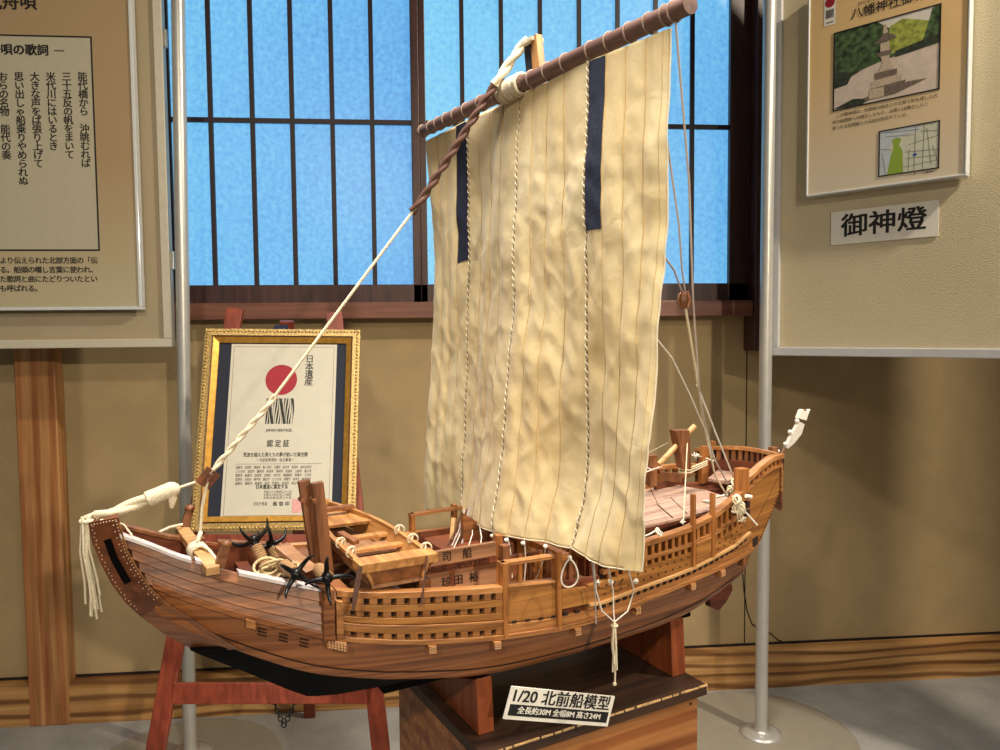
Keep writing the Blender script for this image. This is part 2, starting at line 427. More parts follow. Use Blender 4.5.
def text_mesh(s, size, align='CENTER', bold=0.0, sx=1.0, spacing=1.0, line=1.0):
    c = bpy.data.curves.new('txt', 'FONT'); c.body = s; c.size = size; c.align_x = align; c.align_y = 'CENTER'
    c.resolution_u = 3; c.space_character = spacing; c.space_line = line
    o = bpy.data.objects.new('txt', c); COL.objects.link(o)
    dg = bpy.context.evaluated_depsgraph_get(); dg.update()
    me = bpy.data.meshes.new_from_object(o.evaluated_get(dg))
    vs = [v.co.copy() for v in me.vertices]; fs = [list(p.vertices) for p in me.polygons]
    bpy.data.objects.remove(o); bpy.data.curves.remove(c); bpy.data.meshes.remove(me)
    for v in vs: v.x *= sx
    if bold and vs:
        o_vs, o_fs = list(vs), list(fs); vs, fs = [], []
        for k, (dx, dy) in enumerate(((1, .6), (-1, .6), (1, -.6), (-1, -.6))):
            b0 = len(vs); vs += [Vector((v.x + dx * bold, v.y + dy * bold, v.z + k * 2e-5)) for v in o_vs]; fs += [[i + b0 for i in f] for f in o_fs]
    return vs, fs


def put_text(mb, s, size, x, y, z=0.0, fit=None, **k):
    vs, fs = text_mesh(s, size, **k)
    if fit and vs:  # scale to a width, centred
        x0 = min(v.x for v in vs); x1 = max(v.x for v in vs); g = fit / max(1e-6, x1 - x0); cx = (x0 + x1) / 2
        for v in vs: v.x = (v.x - cx) * g
    mb.add([Vector((v.x + x, v.y + y, z + v.z)) for v in vs], fs)


def column_text(mb, s, size, x, ytop, pitch, z=0.0, bold=0.0):
    for i, ch in enumerate(s):
        if ch in ' 　': continue
        put_text(mb, ch, size, x, ytop - pitch * (i + 0.5), z, bold=bold)


# ------------------------------------------------------------------ room
WY = 2.97     # face of the baseboard and pillar
WV = 3.03     # plaster face
def wx(px, py=300): return on_y((px, py), WY).x
def wz(py, px=500): return on_y((px, py), WY).z

# window opening
x_post_r = on_y((751, 150), WY).x      # right pillar begins
z_sill_top = on_y((460, 284), WY).z    # bottom of glass
z_rail_bot = on_y((460, 302), WY).z
z_apron_bot = on_y((460, 318), WY).z
XL, XR, ZT = -2.6, x_post_r, 2.95
mb = MB()
mb.box((-4, WV, -0.05), (5, WV + 0.15, z_apron_bot + 0.01))
mb.box((-4, WV, z_apron_bot), (XL, WV + 0.15, 3.4))
mb.box((XR, WV, z_apron_bot), (5, WV + 0.15, 3.4))
mb.box((XL, WV, ZT), (XR, WV + 0.15, 3.4))
struct(mb.build('wall_back', M['wall']))
struct(MB().box((-4, -3.5, -0.08), (5, WV, 0)).build('floor', M['floor']))

# baseboard with the dark gap above it
z_bb = on_y((400, 668), WY).z
mb = MB(); mb.box((-4, WY, 0), (5, WV, z_bb)); mb.cur = 1; mb.box((-4, WV - 0.004, z_bb), (5, WV, z_bb + 0.010))
struct(mb.build('baseboard_back', [M['base'], M['shade']]))

# left wooden pillar
pl, pr_ = on_y((21.5, 540), WY - 0.006).x, on_y((62, 540), WY - 0.006).x
mb = MB(); mb.box((pl, WY - 0.006, 0), (pr_, WV, 3.2))
struct(mb.build('trim_1', M['pillar'], bevel=0.004))
# right dark pillar beside the window
p2 = on_y((764, 150), WY - 0.05).x
z_p2 = on_y((755, 351), WY - 0.05).z
mb = MB(); mb.box((XR, WY - 0.05, z_p2), (p2, WV, 3.2)); struct(mb.build('trim_2', M['brownwin'], bevel=0.003))
# narrow joint in the plaster under the pillar
xj = on_y((746, 450), WV).x
struct(MB().box((xj - 0.002, WV - 0.002, z_bb + 0.012), (xj + 0.002, WV, z_p2)).build('trim_3', M['shade']))
# apron beam under the window
struct(MB().box((XL, WY - 0.035, z_apron_bot), (XR, WY + 0.1, z_rail_bot)).build('trim_4', M['sillwood'], bevel=0.003))


def sash(name, xa, xb, y, muntins, stile_a, stile_b):
    root = empty(name, Vector(((xa + xb) / 2, y, z_rail_bot))); struct(root)
    inv = Matrix.Translation(-root.location)
    mb = MB()
    mb.box((xa, y - 0.02, z_rail_bot), (xb, y + 0.02, z_sill_top)); mb.box((xa, y - 0.02, ZT - 0.06), (xb, y + 0.02, ZT))
    mb.box((xa, y - 0.02, z_rail_bot), (xa + stile_a, y + 0.02, ZT)); mb.box((xb - stile_b, y - 0.02, z_rail_bot), (xb, y + 0.02, ZT))
    mb.v = [inv @ v for v in mb.v]
    mb.build('window_frame', M['brownwin'], root, bevel=0.002)
    mb = MB()
    for x in muntins: mb.box((x - 0.0085, y - 0.012, z_sill_top), (x + 0.0085, y + 0.0, ZT - 0.06))
    zt = on_y((450, 124), y).z
    for z in (zt, zt + 0.66): mb.box((xa + stile_a, y - 0.013, z - 0.009), (xb - stile_b, y - 0.001, z + 0.009))
    mb.v = [inv @ v for v in mb.v]
    mb.build('muntin_grid', M['muntin'], root)
    mb = MB(); mb.box((xa + 0.01, y + 0.002, z_rail_bot + 0.01), (xb - 0.01, y + 0.008, ZT - 0.01)); mb.v = [inv @ v for v in mb.v]
    mb.build('glass_pane', M['glass'], root)
    return root


y1, y2 = WY + 0.03, WY + 0.03
def mx(px, y): return on_y((px, 0), y).x
xs = on_y((410, 100), y1).x; xe = on_y((426, 100), y1).x
m0 = [mx(p, y1) for p in (207.6, 249.6, 289.6, 330, 370)]; stp = m0[1] - m0[0]
xl = m0[0] - stp * 9
sash('window_1', xl - 0.05, xs + (xe - xs) * 0.55, y1, [xl + stp * k for k in range(0, 9)] + m0, 0.05, (xe - xs) * 0.5)
m1 = [mx(p, y2) for p in (461, 500.5, 539.5, 578.5, 617, 655, 692)]
sash('window_2', xs + (xe - xs) * 0.56, XR, y2, m1, (xe - xs) * 0.4, XR - on_y((728, 150), y2).x)

# ------------------------------------------------------------------ support poles
def pole(name, top, bot, y, label, flange):
    a = on_y(bot, y); b = on_y(top, y)
    x = a.x
    d = (b - a) / (b.z - a.z)
    base = a - d * a.z
    root = empty(name, Vector((base.x, y, 0))); tag(root, label, 'pole', 'metal poles carrying the display panels')
    MB().lathe([(0.335, 0.0), (0.335, 0.003), (0.33, 0.004)], (0, min(0, WY - .02 - .335 - y), 0), n=64).build('floor_plate', M['plate'], root)
    pr = MB(); n = 24
    pr.tube([(0, 0, 0.004), (d.x * 3.1, d.y * 3.1, 3.1)], 0.0225, 28)
    pr.build('pole_tube', M['alu'], root)
    MB().lathe([(0.075, 0.0045), (0.075, 0.009), (0.05, 0.016), (0.0235, 0.018), (0.0235, 0.03)], n=40).build('flange', M['alu'], root)
    return root, d


PY_L, PY_R = 2.70, 2.62
poleL, dL = pole('support_pole', (178, 0), (190, 750), PY_L, 'silver metal pole beside the song lyrics panel, behind the red easel', True)
poleR, dR = pole('support_pole', (770, 0), (761, 728), PY_R, 'silver metal pole rising behind the stern of the ship', True)

# ------------------------------------------------------------------ display panels
class Panel:
    def __init__(s, o, X, Y):
        s.o = Vector(o); s.X = Vector(X).normalized(); s.Y = Vector(Y).normalized(); s.Z = s.X.cross(s.Y)
        s.m = Matrix(((s.X.x, s.Y.x, s.Z.x, s.o.x), (s.X.y, s.Y.y, s.Z.y, s.o.y), (s.X.z, s.Y.z, s.Z.z, s.o.z), (0, 0, 0, 1)))

    def px(s, q, z=0.0):
        P = on_plane(q, s.o + s.Z * z, s.Z) - s.o
        return P.dot(s.X), P.dot(s.Y)


def rect(mb, x0, y0, x1, y1, z0, z1): return mb.box((x0, y0, z0), (x1, y1, z1))


def ring(mb, x0, y0, x1, y1, w, z0, z1):
    rect(mb, x0, y0, x1, y0 + w, z0, z1); rect(mb, x0, y1 - w, x1, y1, z0, z1)
    rect(mb, x0, y0 + w, x0 + w, y1 - w, z0, z1); rect(mb, x1 - w, y0 + w, x1, y1 - w, z0, z1)


def panel_board(name, P, W, H, fw, boardmat, framemat, label, hinge_y, side, group='wall display panels'):
    root = empty(name, P.m); tag(root, label, 'display panel', group)
    mb = MB(); ring(mb, 0 if side > 0 else -W, 0, W if side > 0 else 0, H, fw, -0.035, 0.0)
    mb.build('panel_frame', framemat, root, bevel=0.003)
    a = 0 if side > 0 else -W
    MB().box((a + fw * .9, fw * .9, -0.03), (a + W - fw * .9, H - fw * .9, -0.012)).build('panel_board', boardmat, root)
    for hy in hinge_y:
        hb = MB(); hb.tube([(-0.007 * side, hy - 0.03, -0.015), (-0.007 * side, hy + 0.03, -0.015)], 0.006, 12); rect(hb, -0.006 * side, hy - 0.028, 0.004 * side, hy + 0.028, -0.02, -0.012)
        hb.build('hinge', M['alu'], root)
    return root


# left panel (parallel to the wall)
PYL = 2.70
c = on_y((172.5, 347), PYL)
PL = Panel((c.x, PYL, c.z), (1, 0, 0), (0, 0, 1))
wfr = PL.px((172.5, 300))[0] - PL.px((160, 300))[0]
panel_board('display_board', PL, 1.7, 1.62, 0.030, M['boardl'], M['framecream'], 'cream framed display panel carrying the song lyrics poster', [PL.px((170, 260))[1], PL.px((167, 37))[1], PL.px((167, 37))[1] + .5], -1)

# poster on the left panel
PP = Panel(PL.o + Vector((0, -0.036, 0)), (1, 0, 0), (0, 0, 1))
bx, by = PP.px((141.5, 308.5)); tx = PP.px((136, 0))
POW, POH = 1.05, 1.06
P2 = Panel(PP.o + PP.X * bx + PP.Y * by, (1, 0, 0), (0, 0, 1))
root = empty('lyrics_poster', P2.m); tag(root, 'tan poster of boat song lyrics in a clear acrylic holder', 'poster')
sheet = MB(); rect(sheet, -POW, 0, 0, POH, -0.023, 0.0)
mb = MB(); ring(mb, -POW - .004, -.004, .004, POH + .004, 0.011, -0.026, 0.006); mb.build('acrylic_rim', M['clear'], root, bevel=0.002)
x1, y0 = P2.px((97.5, 251)); x1t, y1t = P2.px((94.5, 36.5)); bw = 0.004
lx1 = (x1 + x1t) / 2; lx0 = -0.93
mb = MB(); rect(mb, lx0, y0, lx1, y1t, 0.0002, 0.0006); mb.build('lyrics_box', M['lyricbox'], root)
mb = MB(); ring(mb, lx0, y0, lx1, y1t, 0.0055, 0.0006, 0.001); mb.build('lyrics_border', M['ink'], root)
mb = sheet; mb.cur = 1
zt = 0.0013
def P2p(q): return P2.px(q)
a = P2p((0, 12)); b = P2p((36, 12)); cw = (b[0] - a[0]) / 36
# heading
for ch, xx in (('唄', 28.5), ('舟', 11.0), ('代', -6.5), ('能', -24)): put_text(mb, ch, 17.5 * cw, P2p((xx, 3))[0], P2p((xx, 3))[1], zt, bold=0.0012)
for k, ch in enumerate('詞歌の唄舟代能'): put_text(mb, ch, 12.2 * cw, P2p((43 - 12 * k, 51))[0], P2p((43, 51))[1], zt, bold=0.0013)
put_text(mb, '―', 10 * cw, P2p((59.5, 51))[0], P2p((59, 51))[1], zt, bold=0.0006)
cols = ['能代橋から　沖眺むれば', '三十五反の帆をまいて', '米代川にはいるとき', '大きな声をば張り上げて', '思い出しゃ船乗りやめられぬ', 'おらの名物　能代の奏', '沖のかもめと　ともに鳴く', '風に帆をあげ　北の海']
for i, ctxt in enumerate(cols):
    q = P2p((82.5 - 15.9 * i, 73)); column_text(mb, ctxt, 10.2 * cw, q[0], q[1], 9.05 * cw, zt, bold=0.0006)
lines = [('この唄は古くから土地の船乗りに', 'より伝えられた北部方面の「伝'), ('うたわれてきたものであ', 'る。船頭の囃し言葉に使われ、'), ('人々が探し求めてき', 'た歌詞と曲にたどりついたとい'), ('われて、能代の舟唄と', 'も呼ばれる。')]
for i, (pre, s) in enumerate(lines):
    q = P2p((0, 261 + 9.3 * i)); n = len(s); pitch = 7.15 * cw
    for j, ch in enumerate(s): put_text(mb, ch, 7.6 * cw, q[0] + pitch * (j + .5), q[1], zt, bold=0.0004)
    for j, ch in enumerate(reversed(pre)): put_text(mb, ch, 7.6 * cw, q[0] - pitch * (j + .5), q[1], zt, bold=0.0004)
mb.build('poster_sheet', [M['posterl'], M['ink']], root, recalc=False)

# right panel (swung out towards the room)
dvp = ray((-264, 322)); dvp.z = 0; dvp.normalize()
XR_ = -dvp
c = on_plane((770, 355.5), Vector((poleR.location.x + 0.075, PY_R - 0.04, 0)), XR_.cross(Vector((0, 0, 1))))
PR = Panel(c, XR_, (0, 0, 1))
panel_board('display_board', PR, 1.55, 1.62, 0.030, M['board'], M['framegrey'], 'cream fabric display panel carrying the shrine lantern poster', [PR.px((768, 330))[1], PR.px((769, 60))[1]], 1)
PP = Panel(PR.o + PR.Z * 0.028, XR_, (0, 0, 1))
bl = PP.px((807, 194)); br = PP.px((965.5, 177)); tl = PP.px((817, 0)); 
P3 = Panel(PP.o + PP.X * bl[0] + PP.Y * ((bl[1] + br[1]) / 2), XR_, (0, 0, 1))
PW3 = br[0] - bl[0]; PH3 = PW3 * 1.42
root = empty('shrine_poster', P3.m); tag(root, 'tan poster with a stone lantern photo and a small map', 'poster')
sheet = MB(); rect(sheet, 0, 0, PW3, PH3, -0.03, 0.0)
mb = MB(); ring(mb, -.003, -.003, PW3 + .003, PH3 + .003, 0.006, -0.034, 0.004); mb.build('acrylic_rim', M['clear'], root, bevel=0.002)
def q3(q): return P3.px(q)
# photograph on the poster
qa = q3((834, 110.5)); qb = q3((940, 5)); qc = q3((940, 89)); qd = q3((834, 33))
fx0, fx1 = (qa[0] + qd[0]) / 2, (qb[0] + qc[0]) / 2; fy0, fy1 = (qa[1] + qc[1]) / 2, (qb[1] + qd[1]) / 2
FW, FH = fx1 - fx0, fy1 - fy0
def fp(u, v): return (fx0 + FW * u, fy0 + FH * v)
def poly(mb, pts, z): mb.add([Vector((p[0], p[1], z)) for p in pts], [tuple(range(len(pts)))])
mb = MB()
z = 0.0006
mb.cur = 0; poly(mb, [fp(0, .6), fp(1, .6), fp(1, 1), fp(0, 1)], z)                      # sky
mb.cur = 1; poly(mb, [fp(0, 0), fp(1, 0), fp(1, .62), fp(.3, .55), fp(0, .5)], z)        # ground
z += .0002
mb.cur = 2
pts = [(0, .34), (.12, .36), (.3, .45), (.5, .5), (.64, .52), (.66, .68), (.6, .82), (.5, .92), (.42, 1), (0, 1)]
poly(mb, [fp(*p) for p in pts], z)
mb.cur = 3
poly(mb, [fp(*p) for p in [(.56, .56), (.8, .56), (1, .62), (1, .86), (.9, .84), (.78, .9), (.66, .95), (.55, .9), (.52, .74)]], z + .0001)
mb.cur = 2
poly(mb, [fp(*p) for p in [(.84, .6), (1, .62), (1, 1), (.93, .98), (.9, .84)]], z + .00015)
mb.cur = 4
poly(mb, [fp(*p) for p in [(.6, .5), (1, .55), (1, .66), (.8, .62), (.6, .58)]], z + .0002)
poly(mb, [fp(*p) for p in [(0, .28), (.14, .3), (.2, .44), (0, .5)]], z + .0002)
poly(mb, [fp(*p) for p in [(.0, .02), (.28, .0), (.38, .06), (.2, .1), (.1, .06)]], z + .0002)
z += .0004
mb.cur = 6
poly(mb, [fp(*p) for p in [(.32, .04), (.6, .05), (.9, .16), (.72, .17), (.3, .08)]], z)
for pts, k in [([(.36, .06), (.7, .1), (.7, .2), (.37, .17)], 6), ([(.36, .17), (.5, .17), (.5, .05), (.36, .05)], 5), ([(.38, .18), (.66, .2), (.66, .28), (.38, .27)], 5), ([(.41, .28), (.62, .29), (.62, .36), (.41, .36)], 6),
               ([(.45, .36), (.59, .37), (.57, .43), (.545, .5), (.55, .56), (.46, .56), (.48, .48), (.46, .42)], 5), ([(.42, .6), (.58, .61), (.55, .55), (.45, .55)], 6), ([(.46, .61), (.545, .61), (.545, .72), (.46, .72)], 5),
               ([(.4, .72), (.62, .74), (.57, .8), (.51, .83), (.49, .83), (.45, .78)], 6), ([(.48, .83), (.53, .83), (.51, .94), (.49, .94)], 5)]:
    mb.cur = k; z += .00003; poly(mb, [fp(*p) for p in pts], z)
mb.build('lantern_photo', [M['psky'], M['pground'], M['pgreen'], M['pyellow'], M['pdark'], M['lantern_l'], M['lantern_d']], root, recalc=False)
mb = MB(); ring(mb, fx0 - .002, fy0 - .002, fx1 + .002, fy1 + .002, .0042, .0004, .0018); mb.build('photo_border', M['ink'], root)
# map
qa = q3((879, 176)); qb = q3((939.5, 121)); qc = q3((939.5, 168)); qd = q3((879.5, 131.5))
gx0, gx1 = qa[0], qb[0]; gy0, gy1 = (qa[1] + qc[1]) / 2, (qb[1] + qd[1]) / 2
def gp(u, v): return (gx0 + (gx1 - gx0) * u, gy0 + (gy1 - gy0) * v)
mb = MB(); mb.cur = 0; poly(mb, [gp(0, 0), gp(1, 0), gp(1, 1), gp(0, 1)], .0006)
mb.cur = 1; poly(mb, [gp(0, 0), gp(.14, 0), gp(.2, .4), (gp(.18, .62)), gp(.24, .78), gp(.7, .88), gp(.7, 1), gp(0, 1)], .0007)
mb.cur = 2; poly(mb, [gp(.14, 0), gp(.42, 0), gp(.4, .5), gp(.34, .62), gp(.38, .76), gp(.3, .8), gp(.22, .76), gp(.25, .6), gp(.2, .4)], .0009)
mb.cur = 3
for u0_, v0_, u1_, v1_ in [(.42, .12, 1, .18), (.45, .45, 1, .4), (.6, 0, .62, 1), (.74, 0, .76, 1), (.88, .1, .8, .9), (.45, .3, .95, .28), (.5, .6, 1, .7), (.7, .85, 1, .8), (.05, .5, .12, 0), (.02, .6, .2, .55), (.9, .5, 1, .1), (.5, 0, .52, .5), (.1, .86, .6, .8), (.08, .95, .65, .9)]:
    a, b = Vector(gp(u0_, v0_)), Vector(gp(u1_, v1_)); d = (b - a).normalized(); nrm = Vector((-d.y, d.x)) * .0008
    poly(mb, [a - nrm, b - nrm, b + nrm, a + nrm], .0010)
mb.cur = 4; poly(mb, [gp(.57, .36), gp(.61, .31), gp(.65, .36), gp(.61, .41)], .0012)
mb.build('street_map', [M['mapbg'], M['mapw'], M['mapg'], M['mapl'], M['mapb']], root, recalc=False)
mb = MB(); ring(mb, gx0 - .002, gy0 - .002, gx1 + .002, gy1 + .002, .0036, .0004, .0018); mb.build('map_border', M['ink'], root)
# text
mb = sheet; mb.cur = 1
ta = q3((853, 15)); tb = q3((903, 3)); s_ = (tb[0] - ta[0]) / 4.0
for j, ch in enumerate('八幡神社御神燈'): put_text(mb, ch, s_ * 1.02, ta[0] + s_ * (j + .35), ta[1] , .0012, bold=.0004)
put_text(mb, 'はちまんじんじゃ', s_ * .35, ta[0] + s_ * 1.8, ta[1] + s_ * .78, .0012)
tl_ = ['　この御神燈は、北前船の船主との交易で財を成した大', '坂の船問屋らが建立したもの。台座には建立したと', '見られる船問屋らの名前が刻まれている。']
for i, s in enumerate(tl_):
    yy = fy0 - (.0195 + .0195 * i); pt = FW / 25.0
    for j, ch in enumerate(s): put_text(mb, ch, pt * 1.05, fx0 + pt * (j + .3), yy, .0012)
put_text(mb, '●', .006, gx0 + (gx1 - gx0) * .62, gy0 - .009, .0012); put_text(mb, '八幡神社', .008, gx0 + (gx1 - gx0) * .84, gy0 - .009, .0012)
mb.build('poster_sheet', [M['posterr'], M['ink']], root, recalc=False)
# heritage sticker
qa = q3((824, 27)); qb = q3((836, 0)); sx0, sx1 = qa[0], qb[0]; sw = sx1 - sx0; sy0 = qa[1]
mb = MB(); mb.cur = 0; poly(mb, [(sx0, sy0), (sx1, sy0), (sx1, sy0 + sw * 2.55), (sx0, sy0 + sw * 2.55)], .0006)
mb.cur = 1; cx, cy = (sx0 + sx1) / 2, sy0 + sw * 1.95
poly(mb, [(cx + sw * .42 * math.cos(t * math.pi / 16), cy + sw * .42 * math.sin(t * math.pi / 16)) for t in range(32)], .0009)
mb.cur = 2
for k in range(7):
    xx = sx0 + sw * (.16 + .1 * k); poly(mb, [(xx, sy0 + sw * .62), (xx + sw * .055, sy0 + sw * .62), (xx + sw * .055, sy0 + sw * 1.35), (xx, sy0 + sw * 1.35)], .0009)
poly(mb, [(sx0 + sw * .2, sy0 + sw * .2), (sx0 + sw * .8, sy0 + sw * .2), (sx0 + sw * .8, sy0 + sw * .28), (sx0 + sw * .2, sy0 + sw * .28)], .0009)
mb.build('heritage_sticker', [M['white'], M['redprint'], M['ink']], root, recalc=False)

# lantern name card under it
PC = Panel(PR.o + PR.Z * -0.0105, XR_, (0, 0, 1))
a = PC.px((831, 245)); b = PC.px((938.5, 236.5)); d = PC.px((831.5, 212)); e = PC.px((938.5, 200.5))
cw_, ch_ = b[0] - a[0], ((d[1] - a[1]) + (e[1] - b[1])) / 2
PC = Panel(PC.o + PC.X * a[0] + PC.Y * (a[1] + b[1]) / 2, XR_, (0, 0, 1))
root = empty('name_card', PC.m); tag(root, 'white card with three large black characters below the shrine poster', 'card')
mb = MB(); rect(mb, 0, 0, cw_, ch_, 0, .003); mb.cur = 1; put_text(mb, '御神燈', ch_ * .72, cw_ * .5, ch_ * .5, .0036, bold=.0016, fit=cw_ * .8); mb.build('card_face', [M['white'], M['ink']], root, recalc=False)

# ------------------------------------------------------------------ easel and framed certificate
YB, YT = 2.20, 2.37
bl = on_y((190.5, 531), YB); br = on_y((356.5, 530), YB); tl = on_y((208, 330), YT); tr = on_y((359.5, 331), YT)
bm_, tm_ = (bl + br) / 2, (tl + tr) / 2
Yax = (tm_ - bm_).normalized(); Xax = ((br - bl) + (tr - tl)).normalized(); Xax = (Xax - Yax * Xax.dot(Yax)).normalized()
CW = ((br - bl).length + (tr - tl).length) / 2; CH = (tm_ - bm_).length
PF = Panel(bm_, Xax, Yax)
root = empty('certificate_frame', PF.m); tag(root, 'heritage certificate in a gilt picture frame standing on the red easel', 'picture frame')
h = CW / 2
mb = MB()
def mould(mb, x0, y0, x1, y1, w, zo, zi):
    o = [(x0, y0), (x1, y0), (x1, y1), (x0, y1)]; i = [(x0 + w, y0 + w), (x1 - w, y0 + w), (x1 - w, y1 - w), (x0 + w, y1 - w)]
    for k in range(4):
        k2 = (k + 1) % 4
        mb.hexa([(*o[k], -0.012), (*o[k2], -0.012), (*i[k2], -0.012), (*i[k], -0.012), (*o[k], zo), (*o[k2], zo), (*i[k2], zi), (*i[k], zi)])
u = CW / 152
mould(mb, -h, 0, h, CH, 7.0 * u, .014, .018)
frame_o = mb.build('carved_rim', M['goldd'], root)
mb = MB(); mould(mb, -h + 7 * u, 7 * u, h - 7 * u, CH - 7 * u, 1.6 * u, .011, .010); mb.build('brown_line', M['brownframe'], root)
mb = MB(); mould(mb, -h + 8.6 * u, 8.6 * u, h - 8.6 * u, CH - 8.6 * u, 5.0 * u, .017, .006); mb.build('gilt_slip', M['gold'], root)
# row of beads on the carved rim
mb = MB(); step = 0.0105
for side in range(4):
    ln = CW if side % 2 == 0 else CH
    n = int(ln / step)
    for k in range(n):
        d_ = (k + .5) * ln / n
        p = {0: (-h + d_, 2.6 * u), 1: (h - 2.6 * u, d_), 2: (-h + d_, CH - 2.6 * u), 3: (-h + 2.6 * u, d_)}[side]
        mb.ball((p[0], p[1], .016), (.0042, .0042, .004), 6, 4)
mb.build('bead_moulding', M['goldd'], root)
iw = h - 13 * u
mb = MB(); rect(mb, -iw, 13 * u, iw, CH - 13 * u, -.008, .001); mb.build('mat_board', M['matblue'], root)
pa = PF.px((221, 519)); pb = PF.px((334, 345))
px0, px1, py0, py1 = PF.px((223, 480))[0], PF.px((334, 440))[0], PF.px((270, 518.5))[1], PF.px((280, 344.5))[1]
sheet = MB(); rect(sheet, px0, py0, px1, py1, .001, .0025)
mb = MB(); ring(mb, px0 + .008, py0 + .008, px1 - .008, py1 - .008, .0009, .0025, .0029); mb.build('sheet_border', M['brownframe'], root)
pcx = (px0 + px1) / 2; PWd = px1 - px0; uu = PWd / 112.0
def pf(q): return PF.px(q)
mb = MB(); cc = pf((281.5, 380)); rr = 16.6 * uu
poly(mb, [(cc[0] + rr * math.cos(2 * math.pi * t / 48), cc[1] + rr * math.sin(2 * math.pi * t / 48)) for t in range(48)], .0031)
mb.build('red_disc', M['redprint'], root, recalc=False)
mb = sheet; mb.cur = 1
for k in range(15):
    x = cc[0] + (-14 + 1.95 * k) * uu; y0_, y1_ = pf((280, 424))[1], pf((280, 398.5))[1]
    L_ = []; R_ = []
    for j in range(7):
        v = j / 6; w = .55 + .35 * math.sin(k * 2.1 + v * 5); ox = uu * .9 * math.sin(v * 3.2 + k * .9)
        L_.append((x + ox - w * uu, y0_ + (y1_ - y0_) * v)); R_.append((x + ox + w * uu, y0_ + (y1_ - y0_) * v))
    poly(mb, L_ + R_[::-1], .0031)
put_text(mb, 'JAPAN HERITAGE', 4.2 * uu, cc[0], pf((281, 430.5))[1], .0031, fit=27 * uu, bold=.0002)
q = pf((310, 356)); column_text(mb, '日本遺産', 9.4 * uu, q[0], q[1], 8.4 * uu, .0031, bold=.0003)
put_text(mb, '認 定 証', 8 * uu, cc[0], pf((280, 444))[1], .0031, fit=23 * uu, bold=.0004)
put_text(mb, '荒波を越えた男たちの夢が紡いだ異空間', 5 * uu, cc[0] - 2 * uu, pf((280, 455))[1], .0031, fit=66 * uu, bold=.0002)
put_text(mb, '～北前船寄港地・船主集落～', 4 * uu, cc[0] - 2 * uu, pf((280, 460.2))[1], .0031, fit=38 * uu)
towns = ['函館市　松前町　青森市　鰺ヶ沢町　深浦町　能代市　秋田市　由利本荘市', 'にかほ市　酒田市　鶴岡市　新潟市　長岡市　佐渡市　上越市　富山市', '高岡市　輪島市　加賀市　志賀町　坂井市　南越前町　敦賀市　小浜市', '宮津市　大阪市　神戸市　高砂市　たつの市　赤穂市　洲本市　新温泉町', '倉敷市　備前市　尾道市　呉市　竹原市　浜田市　坂出市　多度津町']
y = pf((280, 464))[1]; rect(mb, px0 + 12 * uu, y, px1 - 12 * uu, y + .0006, .0026, .0031)
for i, s in enumerate(towns):
    yy = pf((280, 467.5 + 4.0 * i))[1]
    put_text(mb, s, 3.4 * uu, cc[0] - 3 * uu, yy, .0031, fit=77 * uu)
put_text(mb, '日本遺産に認定する', 5 * uu, cc[0] - 4 * uu, pf((275, 487))[1], .0031, fit=32 * uu, bold=.0003)
for i, s in enumerate(['平成二十九年四月二十八日', '平成三十年五月二十四日', '令和元年五月二十日']):
    put_text(mb, s, 3 * uu, cc[0] + 2 * uu, pf((280, 492.0 + 3.0 * i))[1], .0031, fit=28 * uu)
put_text(mb, '文化庁長官', 4 * uu, cc[0] - 15 * uu, pf((265, 504))[1], .0031, fit=14 * uu)
put_text(mb, '長 官 印', 4.6 * uu, cc[0] + 6 * uu, pf((288, 504))[1], .0031, fit=17 * uu, bold=.0003)
mb.build('certificate_sheet', [M['paper'], M['ink']], root, recalc=False)
mb = MB(); q = pf((297, 506)); rect(mb, q[0] - 5 * uu, q[1] - 7 * uu, q[0] + 5 * uu, q[1] + 7 * uu, .0026, .0031); mb.build('seal', M['seal'], root)
mb = MB(); q = pf((280, 330)); mb.hexa([(q[0] - .024, CH - .005, -.02), (q[0] + .024, CH - .005, -.02), (q[0] + .024, CH - .005, .012), (q[0] - .024, CH - .005, .012), (q[0] - .016, CH + .018, -.008), (q[0] + .022, CH + .02, -.008), (q[0] + .022, CH + .02, -.002), (q[0] - .016, CH + .018, -.002)])
mb.build('hanger_clip', M['clip'], root)

# easel: two front legs in the frame's plane just behind it, crossbar, ledge, rear leg
PE = Panel(PF.o - PF.Z * 0.035, Xax, Yax)
eroot_m = Matrix.Translation(Vector((PE.o.x, PE.o.y, 0)))
easel = empty('easel', eroot_m); tag(easel, 'red stained wooden easel holding up the gilt framed certificate', 'easel')
einv = eroot_m.inverted()
def ew(q, z=0.0):
    x, y = PE.px(q); return PE.o + PE.X * x + PE.Y * y
def leg(top, bot, w):
    a = ew(top); b = ew(bot); d = (a - b).normalized(); b = b - d * (b.z / d.z)
    mb = MB(); mb.bar(einv @ b, einv @ a, w, .022, up=PE.Z); mb.build('leg', M['red'], easel, bevel=.002); return a, b
lw = .05
leg((235.5, 309), (156, 750), lw); leg((334, 313), (381, 750), lw)
a, b = ew((172, 693)), ew((372, 693)); dv = PE.Z * .0
mb = MB(); mb.bar(einv @ a, einv @ b, .022, .055, up=PE.Y); mb.build('crossbar', M['red'], easel, bevel=.002)
pa_, pb_ = ew((192, 540)), ew((368, 540))
mb = MB(); mb.bar(einv @ (pa_ + PE.Z * .025), einv @ (pb_ + PE.Z * .025), .06, .03, up=PE.Y); mb.build('ledge', M['red'], easel, bevel=.002)
foot = on_plane((310, 717), Vector((0, 0, 0)), Vector((0, 0, 1))); top = ew((285, 318)) - PE.Z * .03
mb = MB(); mb.bar(einv @ foot, einv @ top, .042, .022, up=PE.Z); mb.build('leg', M['red'], easel, bevel=.002)
